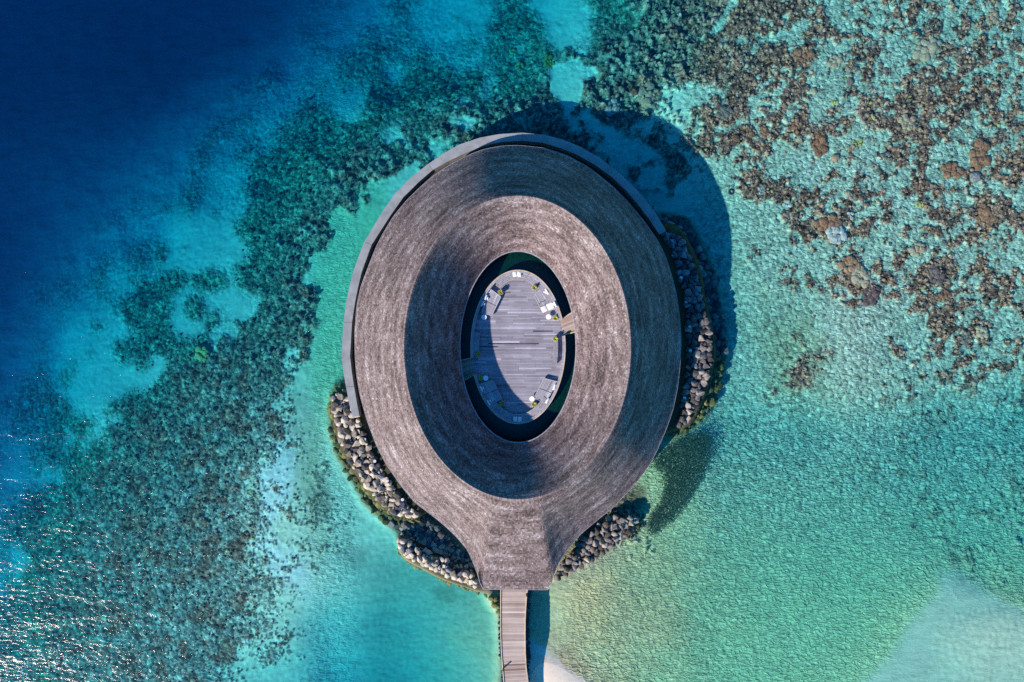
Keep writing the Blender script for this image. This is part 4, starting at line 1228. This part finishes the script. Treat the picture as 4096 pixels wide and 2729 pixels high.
for y in range(2360, 2760, 9):
    for s, E in ((-1, WL), (1, WR)):
        for _ in range(2 if s > 0 else 1):
            if s < 0 and y > 2470 and random.random() < 0.45: continue
            boulders.append((edge_at(E, y) + s * random.uniform(0, 16 if s > 0 else 7), y + random.uniform(-5, 5), random.uniform(5, 9), 'W'))
vis = [b for b in boulders]
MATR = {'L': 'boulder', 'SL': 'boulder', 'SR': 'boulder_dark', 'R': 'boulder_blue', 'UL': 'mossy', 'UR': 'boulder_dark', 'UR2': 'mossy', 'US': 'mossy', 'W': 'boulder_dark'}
REG = {'L': ('boulders heaped along the left side of the roof', 'sunlit grey angular boulder in the heap below the end of the sea wall'),
       'SL': ('boulders of the lower left rock spit', 'grey brown boulder in the rock spit left of the roof entrance'),
       'SR': ('boulders of the lower right rock spit', 'dark angular boulder in the rock spit right of the roof entrance'),
       'R': ('boulders heaped along the right side of the roof', 'boulder in blue shade in the heap along the right side of the roof'),
       'UL': ('mossy boulders under water left of the roof', 'green mossy boulder under shallow water at the foot of the left heap'),
       'UR': ('boulders under water right of the roof', 'dark boulder under water at the foot of the right heap')}
# per-material copies of each rock mesh
RM = {}
PR_ = [(2693, 1020), (2724, 1112), (2745, 1207), (2759, 1305), (2761, 1402), (2753, 1497), (2738, 1592)]
PL_ = [(1458, 1758), (1499, 1845), (1549, 1924), (1610, 1999)]
ORD = ['first', 'second', 'third', 'fourth', 'fifth', 'sixth', 'seventh']
def rock_label(x, y, r, reg):
    size = 'huge' if r > 15.6 else 'large' if r > 14.2 else 'medium' if r > 12.6 else 'small'
    if reg in ('L', 'R'):
        ps = PL_ if reg == 'L' else PR_
        d, i = min((math.hypot(x - a, y - b), i) for i, (a, b) in enumerate(ps))
        a, b = ps[i]
        v = 'above' if y < b - 18 else 'below' if y > b + 18 else 'level with'
        h = 'roof side' if (x > a) == (reg == 'L') else 'water side'
        if reg == 'L' and y < 1690: return '%s boulder in sunlit left heap, %s, %s the end of the sea wall' % (size, 'roof side' if x > 1400 + (y - 1600) * 0.55 else 'water side', 'beside' if y < 1640 else 'just below')
        return '%s boulder in %s heap, %s, %s its %s post from top' % (size, 'sunlit left' if reg == 'L' else 'shaded right', h, v, ORD[i])
    tip = (1600, 2140) if reg == 'SL' else (2535, 2080)
    t = math.hypot(x - tip[0], y - tip[1])
    w = 'at the tip' if t < 55 else 'just behind the tip' if t < 110 else 'in the outer half' if t < 170 else 'in the inner half' if t < 240 else 'next to the roof edge'
    mid = (2130 + (x - 1600) * 0.56) + 28 if reg == 'SL' else 2285 - (x - 2240) * 0.70
    return '%s boulder %s of the %s spit, %s' % (size, w, 'lower left' if reg == 'SL' else 'lower right', 'roof side' if y < mid else 'lagoon side')
def rock_for(i, mat):
    k = (i, mat)
    if k not in RM:
        me = ROCKS[i].copy(); me.name = 'boulder'; me.materials.clear(); me.materials.append(M[mat]); RM[k] = me
    return RM[k]
order = sorted([b for b in vis if b[3] in REG], key=lambda b: -b[2])
single = set(id(b) for b in order[:296])
rest = {}
CREST = {'L': 0.5, 'SL': 0.42, 'SR': 0.35, 'R': 0.55}
for b in vis:
    x, y, r, reg = b
    zz = 0.3 if reg in ('L', 'SL', 'SR', 'R') else -0.5
    p = W(x, y, zz); g = ground_z(p.x, p.y)
    rad = r / PPM * 1.18
    zc = g + rad * 0.28 + random.uniform(-0.08, 0.18)
    if reg in ('UL', 'UR', 'US', 'UR2', 'W'): zc = min(zc, -rad * 0.55 - 0.05)
    i = random.randrange(len(ROCKS))
    eu = (random.uniform(-0.5, 0.5), random.uniform(-0.5, 0.5), random.uniform(0, 6.28))
    scl = (rad, rad * random.uniform(0.85, 1.1), rad * random.uniform(0.75, 1.05))
    mt = MATR[reg]
    if reg in ('L', 'SL') and random.random() < 0.1: mt = 'boulder_blue'
    if reg == 'SR' and random.random() < 0.4: mt = 'boulder'
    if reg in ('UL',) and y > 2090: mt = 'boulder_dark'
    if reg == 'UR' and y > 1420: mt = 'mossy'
    if reg == 'R' and y > 1270: mt = 'boulder_dark'  # lower part of the right heap darkened, its shade put into the colour
    if id(b) in single:
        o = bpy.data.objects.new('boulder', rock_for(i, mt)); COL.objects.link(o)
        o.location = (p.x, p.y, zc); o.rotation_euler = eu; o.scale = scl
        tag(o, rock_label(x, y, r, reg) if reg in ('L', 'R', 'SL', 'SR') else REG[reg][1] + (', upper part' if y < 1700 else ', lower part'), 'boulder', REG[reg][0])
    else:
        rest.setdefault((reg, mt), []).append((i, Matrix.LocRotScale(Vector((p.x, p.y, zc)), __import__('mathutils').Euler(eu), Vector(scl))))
def merge(name, items, mat, src):
    V = []; F = []; c = 0
    for i, mtx in items:
        v, f = src[i]; m3 = np.array(mtx)
        V.append(v @ m3[:3, :3].T + m3[:3, 3]); F.append(f + c); c += len(v)
    V = np.concatenate(V); F = np.concatenate(F); k = F.shape[1]
    me = bpy.data.meshes.new(name)
    me.vertices.add(len(V)); me.vertices.foreach_set('co', V.astype(np.float32).ravel())
    me.loops.add(F.size); me.loops.foreach_set('vertex_index', F.ravel().astype(np.int32))
    me.polygons.add(len(F)); me.polygons.foreach_set('loop_start', np.arange(0, F.size, k, dtype=np.int32))
    me.update(calc_edges=True)
    return link(name, me, mat)
RL = {'L': 'smaller sunlit stones filling the heap left of the roof', 'SL': 'smaller stones filling the lower left rock spit', 'SR': 'smaller stones filling the lower right rock spit',
      'R': 'smaller shaded stones filling the heap right of the roof', 'UL': 'small mossy stones under water left of the roof', 'UR': 'small stones under water right of the roof',
      'UR2': 'mossy stones under water off the tip of the lower right spit', 'US': 'submerged yellow brown stones along the foot of the lower left spit', 'W': 'stones lining both sides of the boardwalk'}
for (reg, mt), items in rest.items():
    o = merge('stones', items, M[mt], ROCK_NP)
    tag(o, RL[reg] + ('' if mt == MATR[reg] else ', darker ones'), 'stones', None, 'stuff')

def cap(x, y, side, k, n):
    p = W(x, y, 0.95)
    g = ground_z(p.x, p.y)
    e = empty('concrete_post', (p.x, p.y, g))
    tag(e, ('%s round post from the top among the shaded boulders right of the roof' if side == 'R' else '%s round white post from the top among the sunlit boulders left of the roof') % ORD[k], 'post',
        'round posts in the right heap' if side == 'R' else 'round posts in the left heap')
    mb = MB(); mb.add(*lathe([(0.11, -0.3), (0.11, 0.93 - g)], 18)); mb.build('shaft', M['concrete'], e, True)
    mb = MB(); mb.add(*lathe([(0.13, 0.93 - g), (0.135, 0.97 - g), (0.13, 0.985 - g), (0.0, 0.99 - g)], 24)); mb.build('cap', M['cap'], e)
RC = [(2693, 1020), (2724, 1112), (2745, 1207), (2759, 1305), (2761, 1402), (2753, 1497), (2738, 1592)]
LC = [(1458, 1758), (1499, 1845), (1549, 1924), (1610, 1999)]
for i, (x, y) in enumerate(RC): cap(x, y, 'R', i, 7)
for i, (x, y) in enumerate(LC): cap(x, y, 'L', i, 4)

# ------------------------------------------------------------------ corals
def coral_mesh(seed, lobes, mat):
    r = random.Random(seed)
    bm = bmesh.new()
    pts = [(0, 0, 0.62)] if lobes == 1 else []
    tries = 0
    while len(pts) < lobes and tries < 400:
        tries += 1
        a = r.uniform(0, 6.28); d = math.sqrt(r.random()) * 0.72; rr = r.uniform(0.20, 0.40) * (1.1 - 0.35 * d)
        x, y = d * math.cos(a), d * math.sin(a) * 0.8
        if all((x - q[0]) ** 2 + (y - q[1]) ** 2 > (0.62 * (rr + q[2])) ** 2 for q in pts): pts.append((x, y, rr))
    for (x, y, rr) in pts:
        ret = bmesh.ops.create_icosphere(bm, subdivisions=3 if rr > 0.3 else 2, radius=rr)
        ph = [r.uniform(0, 6.28) for _ in range(4)]
        for v in ret['verts']:
            c = v.co
            k = 1 + 0.10 * math.sin(9 / rr * 0.35 * c.x + ph[0]) * math.sin(9 / rr * 0.35 * c.y + ph[1]) + 0.06 * math.sin(17 / rr * 0.35 * c.x + ph[2]) * math.cos(15 / rr * .35 * c.y + ph[3])
            v.co = Vector((c.x * k + x, c.y * k + y, c.z * k * 0.75 + rr * 0.25 + 0.12 * (0.8 - math.hypot(x, y))))
    for f in bm.faces: f.smooth = True
    me = bpy.data.meshes.new('coral_head'); bm.to_mesh(me); bm.free()
    me.materials.append(M[mat])
    return me
CM = {}
for mat in ('coral', 'coral_dark', 'coral_ochre', 'coral_pale'):
    CM[mat] = {'one': [coral_mesh(s + 5, 1, mat) for s in range(3)], 'few': [coral_mesh(s + 15, 5, mat) for s in range(3)], 'many': [coral_mesh(s + 30, 20, mat) for s in range(4)]}
NAMED = [
 (2450, 423, 40, 'many', 'coral_pale', 'pale grey knobbly coral mound just above the shadow of the roof'),
 (2600, 392, 62, 'many', 'coral', 'large brown lobed coral mound right of the pale grey mound'),
 (2539, 368, 17, 'one', 'coral', 'small round brown coral left of the large lobed mound'),
 (2048, 202, 24, 'few', 'coral_ochre', 'olive yellow coral head in the dark reef patch above the roof'),
 (2080, 262, 26, 'few', 'coral_ochre', 'olive coral head just below the yellow one in the dark reef patch'),
 (2198, 244, 34, 'many', 'coral_ochre', 'broad olive brown coral mound at the edge of the bright sand channel'),
 (803, 1418, 40, 'many', 'coral_ochre', 'brown coral mound at the tip of the dark left reef'),
 (829, 1424, 22, 'few', 'coral', 'round brown coral at the right side of the mound on the left reef'),
 (702, 1513, 26, 'few', 'coral', 'brown coral head below the mound on the left reef'),
 (745, 1505, 18, 'few', 'coral', 'small brown coral right of the lower head on the left reef'),
 (818, 2090, 15, 'one', 'coral', 'round reddish coral on the pebbly lower left flat'),
 (981, 2144, 20, 'few', 'coral', 'brown coral clump beside the ochre coral at lower left'),
 (1008, 2157, 11, 'one', 'coral_ochre', 'bright ochre coral on the lower left flat'),
 (1000, 1970, 10, 'one', 'coral_ochre', 'small ochre coral near the pale strip at lower left'),
 (1022, 1995, 9, 'one', 'coral_ochre', 'tiny ochre coral below the small ochre one at lower left'),
 (888, 2060, 12, 'one', 'coral', 'small reddish coral above the ochre group at lower left'),
 (874, 2209, 15, 'few', 'coral', 'dark reddish coral low in the group at lower left'),
 (908, 2206, 10, 'one', 'coral_ochre', 'small ochre coral at the bottom of the group at lower left'),
 (595, 2162, 15, 'few', 'coral_dark', 'lone dark coral among the sun glints at lower left'),
 (905, 1905, 12, 'one', 'coral', 'small brown coral at the top of the pebbly lower left flat'),
 (3282, 571, 52, 'many', 'coral', 'wide knobbly brown coral mound on the right reef flat'),
 (3345, 630, 20, 'one', 'coral', 'round coral at the lower right edge of the wide knobbly mound'),
 (3189, 508, 22, 'few', 'coral', 'tall brown coral head with a dark side above the wide mound'),
 (3199, 553, 17, 'one', 'coral', 'smooth brown coral touching the wide mound on its left'),
 (3636, 488, 40, 'many', 'coral', 'large rounded brown coral block in the middle of the upper right reef'),
 (3553, 628, 28, 'few', 'coral_dark', 'dark brown coral cluster left of the long reef band'),
 (3713, 190, 62, 'many', 'coral', 'large olive brown coral bush at the top right'),
 (3219, 214, 46, 'many', 'coral', 'rusty brown coral cluster in the upper right reef'),
 (3350, 238, 38, 'many', 'coral', 'grey brown coral mound right of the rusty cluster'),
 (3535, 280, 32, 'few', 'coral_dark', 'dark olive coral head below the large olive bush'),
 (2898, 452, 38, 'many', 'coral_dark', 'dark purple brown coral mass near the roof side of the flat'),
 (3008, 529, 22, 'few', 'coral', 'grey brown coral pair, the left one, on pale rubble'),
 (3059, 523, 28, 'many', 'coral', 'grey brown coral pair, the right one, on pale rubble'),
 (2945, 552, 16, 'one', 'coral', 'single brown coral below the grey brown pair'),
 (3053, 758, 22, 'many', 'coral_pale', 'pale pinkish coral at the edge of the bright sand'),
 (3154, 818, 22, 'few', 'coral_pale', 'tan four lobed coral on the rubble below the pinkish one'),
 (3404, 324, 19, 'one', 'coral_dark', 'purple grey round coral on bright rubble'),
 (3258, 363, 18, 'one', 'coral', 'isolated ochre brown round coral on bright rubble'),
 (3177, 376, 17, 'few', 'coral', 'brown coral left of the isolated round one'),
 (3434, 571, 24, 'few', 'coral_ochre', 'olive coral head on the bright sand patch'),
 (3475, 556, 18, 'few', 'coral_pale', 'pale coral touching the olive head on the bright sand patch'),
 (3814, 678, 44, 'many', 'coral', 'brown coral mass at the left end of the long reef band'),
 (3921, 619, 62, 'many', 'coral', 'broad brown coral mass in the middle of the long reef band'),
 (3904, 708, 26, 'one', 'coral_pale', 'smooth pinkish coral slab below the long reef band'),
 (3672, 750, 22, 'few', 'coral', 'brown coral head on the pale sand left of the lower band'),
 (3689, 815, 20, 'few', 'coral_ochre', 'olive green coral head on the pale sand'),
 (3945, 863, 52, 'many', 'coral', 'large dark brown coral mass near the right edge'),
 (4014, 262, 24, 'few', 'coral', 'brown coral head near the right edge of the picture'),
 (3838, 345, 26, 'few', 'coral', 'rust brown coral cluster left of the head near the right edge'),
 (3315, 898, 54, 'many', 'coral', 'grey brown coral field, its top end, above the lagoon sand'),
 (3407, 863, 19, 'few', 'coral_pale', 'grey lobed coral with a yellow neighbour'),
 (3419, 879, 9, 'one', 'coral_ochre', 'small yellow coral beside the grey lobed one'),
 (3475, 711, 16, 'few', 'coral', 'small brown coral alone on the rubble below the bright sand patch'),
 (3395, 773, 15, 'one', 'coral', 'small round grey coral on the middle rubble'),
 (3975, 60, 36, 'many', 'coral', 'rusty coral bush in the top right corner'),
 (3350, 936, 46, 'many', 'coral_pale', 'pale grey coral field below the top end of the field'),
 (3400, 1062, 48, 'many', 'coral', 'middle of the grey brown coral field above the lagoon sand'),
 (3450, 1108, 50, 'many', 'coral', 'broad knobbly part of the grey brown coral field'),
 (3490, 1180, 46, 'many', 'coral_dark', 'lower end of the grey brown coral field fading into the sand'),
 (3672, 995, 40, 'many', 'coral', 'brown coral cluster right of the grey field'),
 (3749, 1096, 42, 'many', 'coral_dark', 'dark olive coral mass right of the grey field'),
 (3779, 1186, 32, 'many', 'coral', 'brown coral cluster below the dark olive mass'),
 (3933, 1328, 32, 'many', 'coral', 'brown coral clump, the right one of two side by side'),
 (3868, 1352, 30, 'many', 'coral_dark', 'dark coral clump, the left one of two side by side'),
 (3999, 1221, 28, 'few', 'coral', 'brown coral patch above the two clumps near the right edge'),
 (3261, 1636, 10, 'few', 'coral_dark', 'lone black coral lump on the open lagoon sand right of the roof'),
 (3364, 1543, 5, 'one', 'coral_dark', 'tiny black lump above the lone lump on the lagoon sand'),
 (3382, 1574, 6, 'one', 'coral_dark', 'small black lump nearest to the lone lump on the lagoon sand'),
 (2874, 1114, 15, 'few', 'coral_dark', 'dark boulder coral on the shaded sand beside the right rock heap'),
 (2855, 1062, 7, 'one', 'coral_dark', 'small dark coral above the one on the shaded sand'),
]
CG2 = 'coral heads on the reef'
SHORT = []
for t in NAMED:
    l = t[5]
    for w in (' just above', ' right of', ' left of', ' in the', ' at the', ' below', ' on ', ' beside', ' near ', ' touching', ' with ', ' above', ' nearest', ' among', ' low in', ',', ' fading'):
        l = l.split(w)[0]
    SHORT.append((t[0], t[1], t[2], l))
def coral_label(x, y, r, col, kd):
    a, b, q, nm = min(((a, b, q, l) for a, b, q, l in SHORT if a > 2700), key=lambda s_: math.hypot(x - s_[0], y - s_[1]))
    dx, dy = x - a, y - b
    v = 'above' if dy < 0 else 'below'; h = 'left' if dx < 0 else 'right'
    if abs(dx) > 2.2 * abs(dy): d = h + ' of'
    elif abs(dy) > 2.2 * abs(dx): d = v
    else: d = v + ' and ' + h + ' of'
    near = 'just ' if math.hypot(dx, dy) < 70 else ''
    t = '%s %s coral %s%s the %s' % (col, kd, near, d, nm)
    return ' '.join(t.split()[:16]) if len(t.split()) <= 16 else ' '.join(t.replace('just ', '').replace(' and ', ' ').split()[:16])
def put_coral(x, y, r, kind, mat, label, grp):
    g = W(x, y, -1.0); zg = ground_z(g.x, g.y); p = W(x, y, max(min(zg + 0.2, -0.1), -6)); zg = ground_z(p.x, p.y)
    rad = r / PPM
    me = random.choice(CM[mat][kind])
    o = bpy.data.objects.new('coral_head', me); COL.objects.link(o)
    hz = min(rad * random.uniform(0.7, 0.95), max(0.12, (-zg) * 1.05))
    s = 1.5 if kind == 'one' else 1.12
    o.location = (p.x, p.y, zg - 0.04); o.scale = (rad * s, rad * s * random.uniform(0.85, 1.05), hz); o.rotation_euler = (0, 0, random.uniform(0, 6.28))
    tag(o, label, 'coral', grp)
for t in NAMED: put_coral(*t, CG2)

CLUS = [(3000, 150, 260, 140), (3300, 250, 300, 160), (3650, 300, 300, 200), (3950, 150, 140, 160), (3600, 560, 300, 160), (3900, 640, 180, 160), (3280, 600, 200, 120), (3950, 900, 130, 200),
        (3450, 480, 250, 120), (3350, 980, 130, 200), (3700, 1080, 150, 160), (3900, 1330, 130, 120), (3000, 500, 140, 80), (4000, 400, 100, 150), (3800, 1150, 100, 120), (3200, 800, 140, 80), (2900, 350, 160, 120), (3500, 850, 200, 100)]
placed = [(t[0], t[1], t[2]) for t in NAMED]
cnt = 0
while cnt < 225:
    c = random.choice(CLUS)
    x = random.gauss(c[0], c[2] * 0.6); y = random.gauss(c[1], c[3] * 0.6)
    if not (2760 < x < 4110 and -10 < y < 1560) or x + y < 3050: continue
    r = 6.5 + 13 * random.random() ** 2.2
    if any((x - a) ** 2 + (y - b) ** 2 < (0.8 * (r + q)) ** 2 for a, b, q in placed): continue
    placed.append((x, y, r)); cnt += 1
    mat = random.choices(['coral', 'coral_dark', 'coral_ochre', 'coral_pale'], [6, 4, 0.7, 1])[0]
    col = {'coral': 'brown', 'coral_dark': 'dark purplish', 'coral_ochre': 'olive', 'coral_pale': 'pale grey'}[mat]
    kd = 'one' if r < 11 else 'few'
    put_coral(x, y, r, kd, mat, coral_label(x, y, r, col, 'round' if kd == 'one' else 'lobed'), 'small coral heads scattered over the upper right reef')
# countless small corals and rubble, one mass per reef
ico = bmesh.new(); bmesh.ops.create_icosphere(ico, subdivisions=2, radius=1.0)
iv = np.array([tuple(v.co) for v in ico.verts]); jf = np.array([[v.index for v in f.verts] for f in ico.faces]); ico.free()
SRC = []
for k in range(4):
    d = 1 + 0.16 * np.sin(iv[:, 0] * 5 + k) * np.sin(iv[:, 1] * 6 + 2 * k) + 0.1 * np.sin(iv[:, 2] * 7 + k)
    SRC.append((iv * d[:, None], jf))
from mathutils import Euler
def rubble(region, n, rlo, rhi, mat, label, zs=0.8, reefonly=0.5):
    it = []; tries = 0
    while len(it) < n and tries < n * 40:
        tries += 1
        x = random.uniform(region[0], region[2]); y = random.uniform(region[1], region[3])
        if inpoly(x, y, OUT): continue
        p = W(x, y, -1.5)
        ix = int((p.x - X0) / DX); iy = int((p.y - Y0) / DX)
        if not (0 <= ix < NX and 0 <= iy < NY): continue
        if random.random() > (mask[iy, ix] if reefonly > 0 else 1): continue
        if k_[iy, ix] > 0.2 or mS[iy, ix] > 0.1: continue
        r = (rlo + (rhi - rlo) * random.random() ** 2.5) / PPM
        zg = ground_z(p.x, p.y)
        it.append((random.randrange(4), Matrix.LocRotScale(Vector((p.x, p.y, zg + r * 0.1)), Euler((0, 0, random.uniform(0, 6))), Vector((r, r * random.uniform(.7, 1.1), r * zs)))))
    o = merge('coral_rubble', it, M[mat], SRC)
    o.data.polygons.foreach_set('use_smooth', np.ones(len(o.data.polygons), bool))
    tag(o, label, 'coral rubble', None, 'stuff')
rubble((2560, 0, 4100, 1500), 2600, 2.5, 8, 'coral', 'brown coral knobs scattered thickly over the upper right reef flat')
rubble((2560, 0, 4100, 1600), 900, 2.5, 7, 'coral_dark', 'dark coral knobs scattered over the right reef flat')
rubble((400, 1300, 1250, 2729), 700, 2.5, 6, 'coral_dark', 'dark coral rubble covering the lower left reef flat')
rubble((400, 1350, 1250, 2500), 700, 2.5, 7, 'coral', 'brown coral rubble on the lower left reef flat')
rubble((900, 300, 2400, 1300), 500, 3, 9, 'coral_dark', 'dark coral growth along the reef edge left and above the roof', 0.9)

# dark ring on the sand
mb = MB(); R1, r1 = 0.21, 0.075
vs = []; fs = []
for i in range(28):
    for j in range(12):
        a, b = 2 * math.pi * i / 28, 2 * math.pi * j / 12
        vs.append(((R1 + r1 * math.cos(b)) * math.cos(a), (R1 + r1 * math.cos(b)) * math.sin(a), r1 * math.sin(b)))
        fs.append((i * 12 + j, ((i + 1) % 28) * 12 + j, ((i + 1) % 28) * 12 + (j + 1) % 12, i * 12 + (j + 1) % 12))
mb.add(vs, fs)
ring = mb.build('ring', M['dark_wood'], None, True)
p = W(2922, 770, -1.2); ring.location = (p.x, p.y, ground_z(p.x, p.y) + 0.04)
tag(ring, 'dark ring lying on the bright sand right of the roof', 'ring')

# ------------------------------------------------------------------ shoal of small fish
FP = [(2630, 1815), (2690, 1775), (2740, 1750), (2800, 1735), (2845, 1738), (2848, 1790), (2830, 1860), (2800, 1925), (2765, 1985), (2725, 2045), (2680, 2095), (2610, 2145), (2585, 2120), (2590, 2070), (2640, 2010), (2652, 1940), (2650, 1890), (2610, 1868), (2600, 1850)]
fv = np.array([(0.5, 0, 0), (0.1, 0.13, 0), (0.1, -0.13, 0), (0.1, 0, 0.16), (0.1, 0, -0.16), (-0.38, 0, 0), (-0.55, 0.10, 0), (-0.55, -0.10, 0)])
ff = np.array([(0, 1, 3), (0, 3, 2), (0, 2, 4), (0, 4, 1), (5, 3, 1), (5, 2, 3), (5, 4, 2), (5, 1, 4), (5, 6, 7)])
it = []
while len(it) < 10000:
    x = random.uniform(2570, 2860); y = random.uniform(1725, 2160)
    jx, jy = x + random.gauss(0, 7), y + random.gauss(0, 7)
    if not inpoly(x, y, FP): continue
    p = W(jx, jy, -0.8)
    g = ground_z(p.x, p.y)
    zf = random.uniform(max(g + 0.1, -1.3), -0.45)
    L = random.uniform(0.10, 0.2)
    it.append((0, Matrix.LocRotScale(Vector((p.x, p.y, zf)), Euler((0, random.uniform(-.15, .15), math.radians(60) + random.gauss(0, 0.7))), Vector((L, L, L)))))
fo = merge('fish_shoal', it, M['fish'], [(fv, ff)])
tag(fo, 'dark shoal of tiny fish in the green water at the lower right of the roof', 'fish shoal', None, 'stuff')
